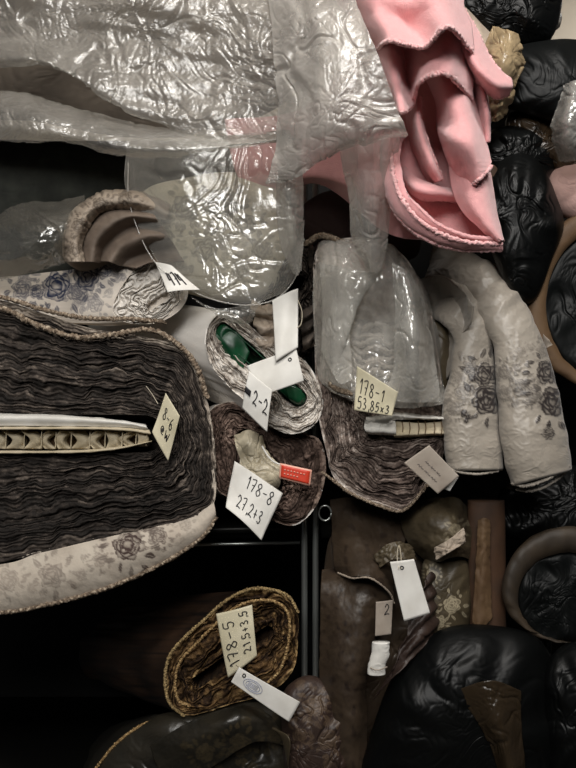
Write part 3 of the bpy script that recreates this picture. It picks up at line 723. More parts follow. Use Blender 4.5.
# back wall of the bundle
PK.append(pk([[(225, 120, .05), (300, 110, .02), (350, 60, -.02), (400, 40, -.03), (440, 40, -.03), (478, 45, -.0)],
              [(230, 150, .04), (300, 150, .02), (360, 120, -.01), (405, 110, -.05), (432, 110, -.01), (482, 110, -.02)],
              [(240, 180, .04), (300, 175, .02), (370, 165, -.03), (410, 165, -.06), (440, 165, -.02), (484, 160, -.04)],
              [(262, 192, .05), (318, 178, .03), (374, 200, -.05), (415, 205, -.07), (455, 205, -.06), (490, 220, -.08)],
              [(268, 198, .06), (322, 184, .05), (386, 232, -.05), (425, 240, -.07), (455, 244, -.08), (495, 245, -.09)]], seed=2, edge=0))
# lower lip
PK.append(pk([[(392, 120, -.06), (384, 150, -.07), (388, 185, -.10), (405, 215, -.12), (432, 232, -.12), (465, 243, -.12), (498, 246, -.11)],
              [(398, 120, -.09), (391, 152, -.12), (396, 186, -.145), (412, 212, -.155), (436, 229, -.155), (466, 239, -.15), (500, 242, -.135)],
              [(404, 130, -.08), (400, 158, -.13), (406, 190, -.155), (420, 208, -.165), (440, 224, -.165), (468, 236, -.16), (501, 238, -.14)]], seed=3, edge=.8))
PK.append(pk([[(392, 120, -.05), (382, 150, -.05), (386, 185, -.06), (402, 222, -.07), (430, 242, -.07), (465, 250, -.08), (498, 250, -.09)],
              [(386, 130, -.085), (383, 160, -.11), (388, 195, -.13), (404, 222, -.14), (432, 240, -.145), (466, 248, -.14), (502, 250, -.13)],
              [(390, 125, -.10), (391, 155, -.13), (397, 188, -.155), (413, 214, -.165), (437, 232, -.165), (467, 242, -.16), (502, 244, -.14)]], seed=4, edge=.6))
# right lower wedge
PK.append(pk([[(440, 128, -.07), (455, 125, -.10), (472, 125, -.10), (486, 140, -.06)],
              [(450, 165, -.10), (468, 168, -.14), (482, 165, -.13), (489, 172, -.08)],
              [(458, 203, -.12), (472, 200, -.15), (486, 200, -.14), (494, 205, -.09)],
              [(478, 226, -.14), (486, 224, -.155), (494, 225, -.145), (499, 226, -.10)],
              [(498, 242, -.14), (500, 241, -.15), (502, 241, -.14), (503, 242, -.11)]], seed=5, edge=0))
# right middle scallop panel
PK.append(pk([[(426, 78, -.08), (442, 72, -.12), (460, 76, -.11), (474, 90, -.05)],
              [(436, 100, -.10), (448, 98, -.15), (464, 100, -.14), (478, 112, -.07)],
              [(438, 125, -.09), (452, 125, -.15), (470, 130, -.16), (485, 140, -.09)],
              [(440, 133, -.10), (452, 142, -.17), (472, 148, -.18), (490, 160, -.12)],
              [(452, 172, -.10), (466, 190, -.12), (478, 180, -.16), (491, 167, -.14)]], seed=6))
# far right strip with frilled hem
PK.append(pk([[(462, 30, -.04), (470, 60, -.07), (474, 85, -.08), (480, 110, -.08), (484, 140, -.08)],
              [(470, 34, -.05), (478, 62, -.10), (482, 88, -.11), (487, 112, -.11), (488, 142, -.10)],
              [(466, 30, -.01), (480, 62, -.05), (485, 90, -.05), (489, 115, -.06), (488, 143, -.06)]], seed=7))
# thin frilled inner edge
PK.append(pk([[(404, 98, -.03), (408, 130, -.05), (420, 165, -.06), (430, 185, -.05)],
              [(412, 98, -.09), (416, 130, -.11), (427, 165, -.12), (436, 182, -.10)],
              [(418, 96, -.10), (420, 128, -.125), (431, 160, -.13), (440, 180, -.11)],
              [(421, 96, -.07), (423, 128, -.09), (434, 160, -.10), (442, 180, -.08)]], seed=8, n=60))
PK.append(pk([[(404, 165, -.06), (415, 178, -.09), (432, 186, -.10), (452, 190, -.08)],
              [(404, 180, -.07), (418, 190, -.12), (436, 193, -.13), (456, 196, -.10)],
              [(410, 195, -.04), (424, 199, -.07), (440, 199, -.08), (458, 202, -.06)]], seed=9, n=50))
# second layer with hem at 112 / 76
PK.append(pk([[(366, 30, -.10), (388, 30, -.13), (412, 36, -.13), (436, 30, -.14), (456, 24, -.14), (470, 36, -.09)],
              [(374, 52, -.11), (390, 50, -.16), (404, 56, -.12), (428, 52, -.17), (452, 48, -.17), (472, 62, -.10)],
              [(384, 80, -.12), (396, 82, -.17), (408, 84, -.12), (424, 72, -.18), (450, 66, -.19), (472, 82, -.11)],
              [(394, 104, -.12), (402, 112, -.18), (413, 104, -.13), (420, 82, -.18), (446, 74, -.20), (471, 98, -.12)]], seed=10))
# right pointed flap
PK.append(pk([[(452, -10, -.06), (462, 8, -.08), (476, 30, -.08), (488, 56, -.09), (500, 72, -.10), (510, 80, -.10)],
              [(440, 10, -.12), (455, 30, -.15), (470, 55, -.15), (482, 72, -.16), (496, 84, -.15), (511, 86, -.12)],
              [(446, 30, -.08), (462, 50, -.10), (472, 74, -.10), (482, 86, -.11), (496, 97, -.11), (508, 94, -.10)]], seed=11))
# top hood
PK.append(pk([[(300, -45, -.04), (350, -45, -.08), (400, -45, -.09), (440, -45, -.08), (470, -30, -.03)],
              [(330, -10, -.10), (365, -12, -.17), (405, -5, -.17), (440, -15, -.18), (462, 4, -.10)],
              [(352, 20, -.11), (378, 16, -.18), (408, 24, -.16), (440, 8, -.20), (470, 26, -.12)],
              [(372, 44, -.12), (390, 36, -.20), (424, 43, -.19), (446, 22, -.22), (472, 48, -.14)],
              [(376, 50, -.12), (390, 41, -.21), (424, 47, -.205), (448, 27, -.235), (472, 52, -.15)]], seed=12))
mb = MB()
for V in PK: mb.grid(V)
pinkf = mb.build('pink_fleece', M['pink'], thick=.005, off=0)
tag(pinkf, 'pink fleece cloth bundled in ruffled folds hanging over the damask rolls', 'fabric')

M['pinkfuzz'] = ramp('pink_fuzz', [(0, (216, 150, 152)), (1, (240, 200, 198))], .95, 400, .5, .9, sheen=.5)
for i_, q_ in enumerate(([(376, 50, -.121), (390, 41, -.213), (424, 47, -.207), (448, 27, -.237), (472, 52, -.152)],
        [(394, 104, -.12), (402, 112, -.18), (413, 104, -.13), (420, 82, -.18), (446, 74, -.20), (471, 98, -.12)],
        [(452, 172, -.10), (466, 190, -.122), (478, 180, -.162), (491, 167, -.142)],
        [(390, 125, -.10), (391, 155, -.13), (397, 188, -.155), (413, 214, -.165), (437, 232, -.165), (467, 242, -.16), (502, 244, -.14)],
        [(386, 150, -.10), (388, 195, -.13), (404, 223, -.142), (432, 242, -.148), (466, 250, -.142), (502, 250, -.132)],
        [(446, 30, -.08), (462, 50, -.10), (472, 74, -.10), (482, 86, -.11), (496, 97, -.11), (508, 94, -.10)],
        [(421, 96, -.08), (423, 128, -.10), (434, 160, -.11), (442, 180, -.10)],
        [(452, -10, -.06), (462, 8, -.08), (476, 30, -.08), (488, 56, -.09), (500, 72, -.10), (511, 82, -.11)])):
    fuzzline(q_, .0030, M['pinkfuzz'], pinkf, 3+i_, 'frayed_hem', 420)
# ================================================================== TOP: rolls beneath the plastic and the plastic itself
bundle('fabric_roll', 'brown-grey roll under the clear sheeting in the top left corner', 'fabric roll', [(-60, -60), (60, -90), (220, -80), (300, -40), (320, 30), (300, 90), (230, 128), (140, 138), (40, 122), (-60, 100)], .10, .05, (120, 60, .6, .85), plain('taupe_cloth', (104, 94, 84), .9, c2=(76, 68, 60), nscale=9), 4, .006, .012, patf=flowers([(160, 60, 26, .35), (240, 20, 24, .3), (60, 90, 20, .2)]))
bundle('fabric_roll', 'charcoal cloth roll in shadow below the edge of the top plastic sheeting', 'fabric roll', [(-90, 200), (-60, 148), (20, 140), (100, 150), (150, 165), (168, 205), (150, 245), (90, 270), (10, 285), (-70, 270)], .30, .04, (60, 200, .75, .9), M['teal_cloth'], 6, .003, .006)
# beige flowered roll in the middle bag
bgf = flowers([(222, 205, 18, 1), (245, 225, 12, .9), (185, 208, 14, .8), (262, 250, 12, .7), (205, 250, 14, .7), (165, 235, 10, .8), (240, 270, 10, .7)])
bundle('fabric_roll', 'cream roll with grey flowers inside the hanging clear bag', 'fabric roll', [(132, 258), (128, 215), (148, 188), (185, 178), (230, 172), (268, 180), (290, 205), (296, 245), (284, 280), (258, 300), (215, 300), (172, 288), (145, 276)], .06, .05, (200, 225, .5, .85), M['greyflower'], 8, .003, .010, patf=bgf, group='rolls wrapped in printed cotton')
# silver curled wrap left of it
sr = thing('fabric_roll', 'taupe roll with a curled silver-flowered edge behind the blue toile roll', 'fabric roll', W(np.array([100, 265, .03])))
rows = [[(66, 262, .02), (64, 235, .02), (74, 210, .02), (92, 196, .02), (116, 190, .02), (142, 192, .02), (170, 204, .03)],
        [(70, 262, -.02), (68, 235, -.02), (78, 211, -.02), (94, 198, -.02), (117, 192, -.02), (142, 194, -.02), (170, 206, -.005)],
        [(78, 262, -.03), (76, 238, -.03), (85, 217, -.03), (98, 206, -.03), (118, 201, -.03), (142, 203, -.03), (168, 214, -.01)],
        [(84, 262, -.015), (82, 242, -.01), (90, 224, -.01), (102, 213, -.01), (120, 209, -.01), (142, 211, -.01), (166, 220, .0)]]
V, G = patch(rows, 60, 160, .0035, 16, 3, 'crease', disp=lambda X, Y: .0012*pn(X/6, Y/6, 1)); sheet('curled_edge', M['silverwrap'], [V], .002, sr, flowers([(80, 225, 8, .9), (100, 205, 8, .9), (125, 198, 8, .9), (75, 250, 7, .9)]))
rows = [[(84, 262, -.01), (84, 238, .0), (98, 216, .0), (122, 208, .0), (150, 212, .0)],
        [(92, 262, -.02), (96, 240, -.025), (110, 224, -.03), (130, 216, -.03), (156, 218, -.03)],
        [(100, 262, .01), (106, 246, .005), (120, 234, .0), (138, 226, .0), (162, 226, .0)],
        [(110, 262, -.02), (120, 248, -.02), (132, 242, -.025), (148, 236, -.03), (168, 236, -.02)],
        [(122, 266, .01), (132, 258, .01), (144, 254, .01), (160, 250, .01), (176, 248, .01)],
        [(136, 268, -.01), (146, 264, -.01), (158, 262, -.01), (170, 262, -.01), (184, 262, .0)]]
V, G = patch(rows, 100, 120, .0025, 24, 6, 'fbm'); sheet('inner_folds', plain('taupe_lining', (118, 104, 92), .7, c2=(98, 86, 76), nscale=20), [V], .002, sr)
bundle('', '', '', [(66, 262), (64, 236), (74, 212), (94, 198), (118, 192), (150, 194), (176, 214), (182, 250), (150, 272), (100, 276)], .05, .02, (110, 240, .5, .9), M['silverwrap'], 3, .002, .005, root=sr, part='outer_wrap')
# thin grey bag end at far left
rows = [[(-20, 240, .08), (0, 215, .06), (25, 202, .05), (55, 200, .05), (85, 196, .06)],
        [(-22, 252, .05), (4, 232, .0), (32, 222, -.02), (60, 215, -.01), (85, 215, .03)],
        [(-20, 268, .05), (5, 258, .0), (35, 248, -.03), (62, 240, -.02), (85, 238, .02)],
        [(-14, 280, .07), (10, 278, .03), (35, 272, .01), (62, 264, .01), (85, 262, .03)]]
V, G = patch(rows, 90, 110, .003, 30, 9); tag(sheet('plastic_bag', M['film_dark'], [V], .0004), 'smoky see-through bag end in the shadow above the blue toile roll', 'plastic bag')

# big top sheeting
P1 = []
rows = [[(-50, -50, .0), (60, -60, -.02), (150, -60, -.03), (250, -60, -.04), (330, -60, -.03), (352, -50, .0)],
        [(-50, -10, -.02), (60, -5, -.06), (150, 0, -.09), (240, -5, -.10), (320, -5, -.11), (352, 0, -.09)],
        [(-50, 30, -.02), (60, 32, -.06), (150, 35, -.08), (240, 35, -.11), (330, 35, -.15), (372, 40, -.12)],
        [(-50, 48, -.03), (50, 46, -.07), (130, 62, -.08), (230, 80, -.10), (320, 80, -.15), (385, 80, -.14)],
        [(-50, 60, -.04), (30, 58, -.09), (70, 72, -.10), (150, 114, -.10), (230, 125, -.12), (300, 125, -.15), (395, 112, -.15)],
        [(-50, 68, -.03), (30, 66, -.08), (75, 78, -.09), (150, 121, -.09), (215, 148, -.11), (280, 142, -.13), (345, 132, -.15), (402, 126, -.15)]]
V, G = patch(rows, 300, 380, .013, 40, 2, 'crease', disp=lambda X, Y: .0030*crease(X/13, Y/11, 6, 3)*np.clip(.6+1.5*pn(X/50, Y/50, 3), 0.1, 1.4)+.004*pn(X/120+Y/30, Y/16-X/60, 5)); P1.append(V)
rows = [[(-50, 88, -.02), (20, 94, -.05), (80, 110, -.06), (150, 126, -.08), (215, 135, -.10), (285, 130, -.12)],
        [(-50, 104, -.04), (20, 110, -.10), (80, 124, -.11), (150, 138, -.12), (215, 143, -.13), (290, 136, -.14)],
        [(-50, 120, -.05), (20, 128, -.11), (70, 136, -.12), (130, 148, -.13), (200, 149, -.14), (296, 138, -.14)],
        [(-50, 128, -.03), (15, 142, -.09), (70, 142, -.10), (130, 156, -.11), (200, 152, -.12), (300, 140, -.13)]]
V, G = patch(rows, 110, 380, .006, 30, 5, 'crease', disp=lambda X, Y: .0025*crease(X/12, Y/7, 6, 2), edge=1.5); P1.append(V)
pl = bpy.data.objects.new('plastic_sheeting', None); pl.location = tuple(W(np.array([200, 150, -.1]))); COL.objects.link(pl)
tag(pl, 'large clear crinkled plastic sheeting draped over the rolls at the top', 'plastic sheet')
sheet('draped_film', M['film_top'], P1, .0004, pl)
# thicker right panel and its hem
rows = [[(262, -60, -.05), (300, -60, -.08), (350, -50, -.10)], [(268, 0, -.13), (310, 0, -.18), (356, 0, -.19)], [(272, 50, -.15), (325, 50, -.21), (378, 55, -.225)],
        [(276, 110, -.15), (335, 105, -.22), (396, 105, -.22)], [(272, 165, -.14), (335, 142, -.20), (406, 128, -.21)], [(266, 184, -.13), (300, 176, -.16), (335, 150, -.18), (406, 134, -.155)]]
V, G = patch(rows, 260, 190, .010, 52, 11, 'crease', disp=lambda X, Y: .0016*crease(X/22, Y/13, 9, 3)+.004*pn(X/18, Y/80, 4), edge=1.)
sheet('film_panel', M['film_mid'], [V], .0004, pl)
# hanging strips
rows = [[(338, 138, -.13), (365, 138, -.16), (402, 130, -.14)], [(344, 170, -.12), (368, 175, -.15), (397, 168, -.12)], [(350, 210, -.10), (370, 215, -.13), (392, 208, -.10)],
        [(352, 240, -.09), (370, 248, -.11), (388, 238, -.09)], [(366, 268, -.08), (374, 274, -.09), (382, 268, -.08)]]
V, G = patch(rows, 160, 80, .004, 22, 3, 'crease', disp=lambda X, Y: .003*pn(X/8, Y/70, 2)); 
rows = [[(278, 140, -.12), (290, 140, -.15), (302, 138, -.13)], [(276, 190, -.10), (288, 195, -.13), (303, 190, -.11)], [(280, 240, -.09), (292, 240, -.11), (303, 236, -.09)], [(292, 272, -.07), (297, 276, -.08), (302, 270, -.07)]]
V2, G = patch(rows, 160, 50, .003, 20, 5, 'crease')
sheet('hanging_strip', M['film_bag'], [V], .0004, pl); sheet('hanging_strip', M['film_bag'], [V2], .0004, pl)
# bag around the cream flowered roll
rows = [[(128, 140, .0), (170, 140, -.03), (230, 135, -.04), (290, 130, -.06)],
        [(126, 185, -.0), (175, 178, -.035), (235, 172, -.045), (302, 170, -.07)],
        [(138, 225, -.01), (185, 225, -.035), (240, 225, -.045), (303, 215, -.06)],
        [(155, 258, -.01), (200, 265, -.035), (250, 268, -.045), (300, 250, -.05)],
        [(178, 282, -.02), (212, 292, -.04), (252, 296, -.045), (296, 274, -.04)],
        [(205, 296, -.02), (225, 302, -.04), (255, 303, -.045), (284, 294, -.03)]]
V, G = patch(rows, 220, 220, .006, 50, 13, 'crease', disp=lambda X, Y: .0005*crease(X/20, Y/20, 9, 2))
bag2 = bpy.data.objects.new('plastic_bag', None); bag2.location = tuple(W(np.array([230, 302, -.04]))); COL.objects.link(bag2)
tag(bag2, 'hanging clear plastic bag around the cream flowered roll', 'plastic bag')
sheet('bag_film', M['film_thin'], [V], .0004, bag2)
MB().tube(W(rsline([(128, 162, -.01), (130, 205, -.02), (150, 255, -.03), (180, 284, -.035), (215, 300, -.045), (250, 305, -.048), (280, 296, -.045), (299, 268, -.05), (304, 220, -.065)], 200)+0), .0011, 6).build('bag_seam', M['film_mid'], bag2)
# thin film over the lower part beside the green roll
rows = [[(190, 296, -.03), (215, 308, -.035), (240, 306, -.035), (262, 300, -.03)], [(205, 306, -.03), (222, 318, -.035), (240, 318, -.035), (256, 312, -.03)], [(228, 314, -.02), (236, 322, -.025), (244, 324, -.02), (252, 322, -.02)]]
V, G = patch(rows, 40, 80, .003, 12, 15); sheet('bag_tail', M['film_thin'], [V], .0004, bag2)

# fabric between, its purple-brown colour painting the shadow there
bundle('fabric_roll', 'fabric coloured plum-brown as shadow, glimpsed between the pink fleece and the tall bagged roll', 'fabric roll', [(300, 215), (312, 198), (340, 190), (395, 200), (418, 225), (414, 258), (360, 262), (312, 250)], .12, .03, (350, 225, .5, .9), plain('plum_shadow', (58, 42, 40), .9), 6, .003, .006)

# ================================================================== BOTTOM LEFT: GOLD ROLL
outer = [(165, 676), (169, 655), (182, 640), (202, 622), (222, 604), (245, 591), (268, 590), (286, 596), (297, 612), (298, 640), (294, 668), (277, 688), (252, 698), (228, 704), (204, 712), (184, 716), (170, 704)]
inner = slit(outer, (198, 682), (268, 632), 6)
gr = roll('fabric_roll', 'gold-brown fabric roll in dark wrap, alone in the black gap below the shelf', outer, inner, .04, 10, (120, 640, .6, .9),
          (M['layers_gold'], M['dark_wrap']), seed=41, depth=.009, groove=.007, wave=9, na=480, spl=8, cup=.02, light_outer=.5, tonef=lambda X, Y, s: -.16, bodyk=80,
          bodypat=lambda X, Y: np.clip(pn(X/60, Y/2.5, 3)*1.5, 0, 1), wr=.005)
fuzzline([(184, 716, .03), (169, 702, .03), (165, 678, .03), (170, 655, .03), (184, 638, .03), (204, 620, .03), (224, 602, .03), (247, 590, .03), (268, 589, .03), (288, 596, .03), (298, 612, .03)], .0026, ramp('gold_fray', [(0, (60, 44, 26)), (1, (190, 164, 116))], .9, 300, .6, .9), gr, 5)
fuzzline([(190, 706, .02), (178, 700, .018), (175, 682, .018), (180, 662, .018), (196, 644, .018), (216, 624, .018), (238, 606, .018), (262, 600, .018), (280, 604, .018), (289, 618, .018), (288, 645, .018), (280, 670, .018), (268, 682, .02)], .0024, M['layers_gold'], gr, 6)
# bottom dark satin roll
sat = flowers([(240, 745, 12, .5), (205, 752, 10, .5), (275, 735, 9, .3)])
d1 = thing('fabric_roll', 'dark satin roll with a thin gold edge along the bottom of the picture', 'fabric roll', W(np.array([190, 800, .02])))
bundle('', '', '', [(92, 800), (98, 768), (112, 745), (138, 724), (170, 712), (205, 712), (250, 700), (285, 712), (296, 745), (294, 800), (250, 850), (150, 850)], .06, .05, (150, 760, .6, .9), M['satin_teal'], 13, .004, .012, patf=sat, root=d1, part='outer_wrap')
fuzzline([(92, 775, .05), (102, 760, .048), (118, 742, .046), (140, 726, .046), (165, 716, .048)], .0022, M['layers_gold'], d1, 11, 'gold_edge')
V, G = patch([[(150, 745, .0), (190, 722, -.01), (235, 706, -.01), (262, 708, .01)], [(160, 770, .0), (200, 740, -.03), (240, 720, -.035), (275, 722, .0)], [(180, 790, .0), (215, 765, -.01), (255, 742, -.02), (285, 745, .01)]], 80, 120, .003, 30, 8, 'fbm'); sheet('satin_fold', M['satin_teal'], [V], .0016, d1, sat)
V, G = patch([[(268, 726, .0), (280, 735, -.015), (286, 752, -.005)], [(276, 728, -.01), (290, 740, -.03), (288, 768, -.01)]], 20, 20, .001, 20, 2, 'fbm'); sheet('turned_corner', M['satin_olive'], [V], .0014, d1)
bundle('fabric_roll', 'red-brown brocade roll at the foot of the chrome post', 'fabric roll', [(282, 700), (295, 680), (315, 676), (335, 690), (350, 715), (352, 760), (340, 800), (295, 805), (284, 760)], .03, .04, (320, 740, .5, .9), M['satin_red'], 17, .006, .012, sc=18, patf=flowers([(315, 705, 12, .8), (328, 740, 11, .6), (300, 735, 8, .6)]))

# ================================================================== BROWN SATIN CLUSTER
bs = thing('satin_fabric', 'brown satin cloth folded into flaps below the tall roll, right of the post', 'fabric', W(np.array([360, 760, .05])))
speck = lambda X, Y: np.clip(sm(.25, .45, pn(X/7, Y/9, 1))*.6+flowers([(340, 640, 12, .5), (350, 690, 12, .4), (372, 590, 9, .4), (335, 600, 7, .5)])(X, Y), 0, 1)
rows = [[(322, 570, .06), (345, 568, .06), (368, 574, .05), (390, 590, .06)], [(321, 585, .02), (345, 584, .01), (370, 588, .0), (393, 600, .02)], [(321, 620, .02), (340, 620, -.01), (362, 612, -.02), (380, 612, .0)],
        [(320, 670, .02), (336, 668, -.01), (356, 664, -.02), (372, 655, .0)], [(320, 720, .03), (335, 720, .0), (354, 715, -.01), (366, 690, .01)], [(320, 790, .04), (335, 790, .02), (354, 790, .01), (368, 780, .03)]]
V, G = patch(rows, 140, 90, .003, 26, 4, 'fbm'); sheet('front_flap', M['satin_brown'], [V], .002, bs, speck)
rows = [[(330, 500, .12), (350, 498, .11), (380, 505, .10), (412, 515, .10)], [(332, 535, .08), (352, 535, .05), (378, 545, .04), (402, 552, .05)], [(334, 560, .05), (352, 562, .0), (375, 566, -.01), (394, 580, .02)],
        [(337, 572, .04), (352, 577, -.02), (370, 577, -.03), (388, 590, -.01), (394, 602, .01)]]
V, G = patch(rows, 90, 90, .003, 26, 7, 'fbm', edge=1.); sheet('upper_flap', M['satin_brown'], [V], .002, bs, speck)
fuzzline([(338, 573, .02), (352, 578, -.02), (370, 578, -.03), (388, 591, -.01), (394, 603, .01)], .0014, M['silverwrap'], bs, 7, 'stitched_hem')
bundle('', '', '', [(325, 560), (350, 530), (400, 525), (440, 560), (448, 620), (430, 680), (400, 720), (350, 780), (322, 760)], .12, .03, (390, 640, .5, .9), M['satin_brown'], 19, .004, .012, root=bs, part='inner_cloth')
V, G = patch([[(420, 590, .0), (432, 572, .02), (436, 600, .03)], [(400, 650, -.02), (425, 622, -.01), (436, 625, .02)], [(375, 700, -.0), (400, 672, -.03), (430, 640, .0)]], 60, 60, .003, 24, 3, disp=lambda X, Y: .003*np.sin((X+Y)/2.6)); sheet('rolled_layers', M['satin_red'], [V], .002, bs)
V, G = patch([[(374, 556, .0), (386, 545, -.01), (398, 542, -.005), (412, 546, .01)], [(380, 568, -.01), (392, 560, -.02), (404, 560, -.02), (416, 560, .0)]], 24, 40, .003, 7, 3); sheet('sequin_corner', M['satin_olive'], [V], .0016, bs)
os_ = thing('fabric_roll', 'olive satin roll with pale leaf pattern beside the brown cardboard tube', 'fabric roll', W(np.array([440, 650, .05])))
ol = flowers([(452, 605, 9, .9, 7, 0), (440, 622, 7, .8, 6, 0), (432, 575, 6, .7), (455, 530, 7, .5)])
rows = [[(398, 508, .12), (425, 500, .08), (455, 498, .06), (474, 512, .10)], [(402, 528, .06), (425, 520, .01), (450, 520, .0), (472, 530, .05)], [(410, 545, .05), (432, 545, .0), (455, 542, -.01), (472, 548, .05)],
        [(424, 560, .06), (440, 562, .02), (456, 556, .01), (472, 560, .06)]]
V, G = patch(rows, 90, 90, .004, 22, 7, 'fbm'); 
sheet('upper_fold', M['satin_olive'], [V], .002, os_, ol)
bundle('', '', '', [(424, 560), (445, 555), (466, 560), (472, 590), (470, 625), (450, 650), (425, 650), (420, 605)], .06, .04, (446, 600, .5, .9), M['satin_olive'], 21, .003, .008, patf=ol, root=os_, part='outer_wrap')
V, G = patch([[(434, 548, -.01), (448, 540, -.03), (464, 528, -.02)], [(436, 560, -.015), (450, 552, -.035), (466, 542, -.02)]], 20, 40, .003, 9, 3); sheet('turned_edge', M['silverwrap'], [V], .0016, os_)

# brown tube
tb = thing('cardboard_tube', 'vertical brown cardboard tube between the olive satin and black bundles', 'tube', W(np.array([488, 640, .02])))
cyl = [(486, 500, .06), (487, 540, .05), (487, 580, .05), (488, 640, .05)]
def hexcyl(P, hw, k=40, fl=.5):
    P = W(rsline(P, 50)); th = np.linspace(0, 2*pi, k, endpoint=False)
    V = P[:, None]+np.stack([np.cos(th)*hw, np.sin(th)*hw*fl, th*0], -1)[None]*(1+.04*pn(np.linspace(0, 4, 50)[:, None], th[None]*2, 1))[..., None]
    return np.concatenate([V[:1].mean(1, keepdims=True)+0*V[:1], V, V[-1:].mean(1, keepdims=True)+0*V[-1:]])
MB().grid(hexcyl(cyl, .029), wrap=True).build('tube_wall', M['brownwood'], tb)
V, G = patch([[(478, 520, .02), (484, 518, .015), (490, 520, .02)], [(476, 560, .02), (483, 562, .013), (490, 560, .02)], [(472, 622, .02), (481, 632, .015), (492, 618, .022)]], 50, 20, .002, 14, 3); sheet('loose_paper', M['kraft'], [V], .0012, tb)

# ================================================================== RIGHT SIDE BUNDLES
GB = 'bundles in black polythene on the right'
bl = lambda lab, out, y0, bulge, seed, m='black', **k: bundle('wrapped_bundle', lab, 'bundle', out, y0, bulge, (sum(p[0] for p in out)/len(out)+k.pop('rx', 10), sum(p[1] for p in out)/len(out), k.pop('ry', .55), .9), M[m], seed, group=GB, **k)
bl('glossy black polythene bundle at the very top right, above the cream film', [(440, -40), (500, -60), (556, -50), (562, -5), (556, 30), (540, 46), (510, 44), (478, 34), (450, 8)], .06, .05, 2, amp=.012, fold=.016, sc=22)
bl('big smooth black roll bundle at the right edge, under the topmost bundle', [(498, 80), (508, 52), (535, 42), (580, 40), (630, 60), (640, 110), (600, 140), (555, 124), (520, 112), (502, 105)], .04, .06, 3, 'black2', amp=.003, fold=.012)
bl('black crumpled bundle below the brown cellophane, behind the pink fleece', [(478, 150), (492, 130), (520, 126), (548, 138), (556, 160), (545, 180), (510, 178), (484, 172)], .05, .04, 5, amp=.01, fold=.014, sc=18)
bl('tall black bundle right of the pink fleece above the damask', [(484, 190), (495, 165), (520, 152), (542, 165), (556, 195), (564, 225), (552, 260), (535, 300), (512, 300), (495, 262), (484, 225)], .02, .05, 7, amp=.006, fold=.014, sc=24)
bl('black bundle low at right under the damask rolls', [(500, 530), (500, 490), (530, 480), (580, 465), (640, 480), (650, 530), (600, 550), (540, 545)], .10, .05, 8, amp=.01, fold=.016)
bl('broad black bundle across the bottom right corner', [(360, 790), (375, 720), (400, 665), (440, 630), (490, 625), (540, 640), (560, 690), (575, 760), (560, 830), (470, 850), (390, 840)], .02, .08, 11, amp=.005, fold=.022, sc=34)
bl('black bundle at the bottom right edge with upright creases', [(540, 700), (552, 655), (585, 640), (640, 650), (660, 720), (640, 800), (570, 830), (545, 770)], .0, .06, 12, amp=.006, fold=.02, sc=26)
# roll with kraft rim (upper)
def rimroll(label, c, rx, ry, y0, seed, m_in, m_rim, rw=14, sh=(6, 5), wr=.012, rear=.55):
    a = np.linspace(0, 2*pi, 16, endpoint=False)
    out = [(c[0]+rx*cos(q)*(1+.03*sin(3*q)), c[1]+ry*sin(q)) for q in a]
    root = thing('wrapped_bundle', label, 'bundle', W(np.array([c[0], c[1]+ry, y0])), GB)
    ins = [(c[0]+sh[0]+(rx-rw)*cos(q), c[1]+sh[1]+(ry-rw)*sin(q)) for q in a]
    bundle('', '', '', ins, y0+.0, .008, (c[0]+10, c[1], rear, .95), m_in, seed, .006, .014, root=root, part='wrapped_end')
    O, I = rings(out, ins, 260)
    g = [W(np.concatenate([I*(1-q)+O*q, np.full((260, 1), y0+dy)], 1)) for q, dy in ((0, .0), (.0, -.008), (.3, -.012), (.6, -.012), (.9, -.008), (1, .0))]
    g += list(body_rings(g[-1], (c[0]+10, c[1], rear, .98), 0, 20, .003, seed)[1:])
    g = np.stack(g); g = g+(.0026*pn(np.arange(len(g))[:, None]*3.3, np.linspace(0, 30, 260)[None], seed))[..., None]
    MB().grid(g, wrap=True).build('kraft_rim', m_rim, root)
    return root
rimroll('black-wrapped roll with a broad brown kraft rim at the right edge, beside the damask', (606, 300), 80, 92, .03, 3, M['black2'], M['kraft'])
rimroll('black-wrapped roll with a dull brown rim, right of the cardboard tube', (566, 585), 64, 58, .02, 4, M['black2'], plain('kraft_dim', (62, 51, 38), .6, c2=(38, 31, 23), nscale=20), rw=13, sh=(3, 12))
# brown small roll end behind pink
bundle('cardboard_tube', 'round brown tube end peeping out right of the pink fleece', 'tube', [(480, 190), (484, 170), (492, 164), (499, 172), (500, 190), (496, 205), (486, 206)], .0, .006, (488, 188, .4, .9), M['brownwood'], 2, .001, .002, na=80, nr=30)
bundle('fabric_roll', 'dusty pink roll end at the right edge below the clear film', 'fabric roll', [(548, 195), (552, 172), (575, 163), (610, 165), (620, 195), (600, 220), (565, 218)], .05, .04, (600, 192, .5, .95), M['pinkroll'], 5, .002, .004)
bundle('wrapped_bundle', 'brown cellophane bundle between black bundles at upper right', 'bundle', [(506, 130), (512, 112), (540, 114), (575, 124), (600, 140), (590, 170), (555, 172), (520, 160)], .06, .03, (560, 140, .5, .9), plain('brown_cellophane', (66, 52, 36), .3, c2=(40, 31, 22), nscale=30, bs=.5, bscale=40), 9, .008, .012, sc=18)
V, G = patch([[(494, 28, -.02), (510, 32, -.04), (518, 34, -.03)], [(482, 56, -.02), (504, 52, -.06), (526, 56, -.03)], [(482, 90, -.02), (500, 88, -.05), (516, 84, -.03)], [(486, 118, .0), (496, 122, -.02), (506, 116, .0)]], 90, 60, .009, 16, 3, 'crease')
tag(sheet('cream_film', M['cream_film'], [V], .001), 'crumpled cream film poking out between pink fleece and black bundles', 'plastic film')
bundle('fabric_roll', 'beige fringed cloth edge between pink fleece and the cream film', 'fabric roll', [(450, 0), (462, 4), (480, 22), (500, 45), (512, 80), (500, 110), (486, 116), (476, 80), (460, 40)], .0, .02, (480, 60, .4, .9), M['silverwrap'], 5, .006, .008, sc=10, na=140, nr=60)
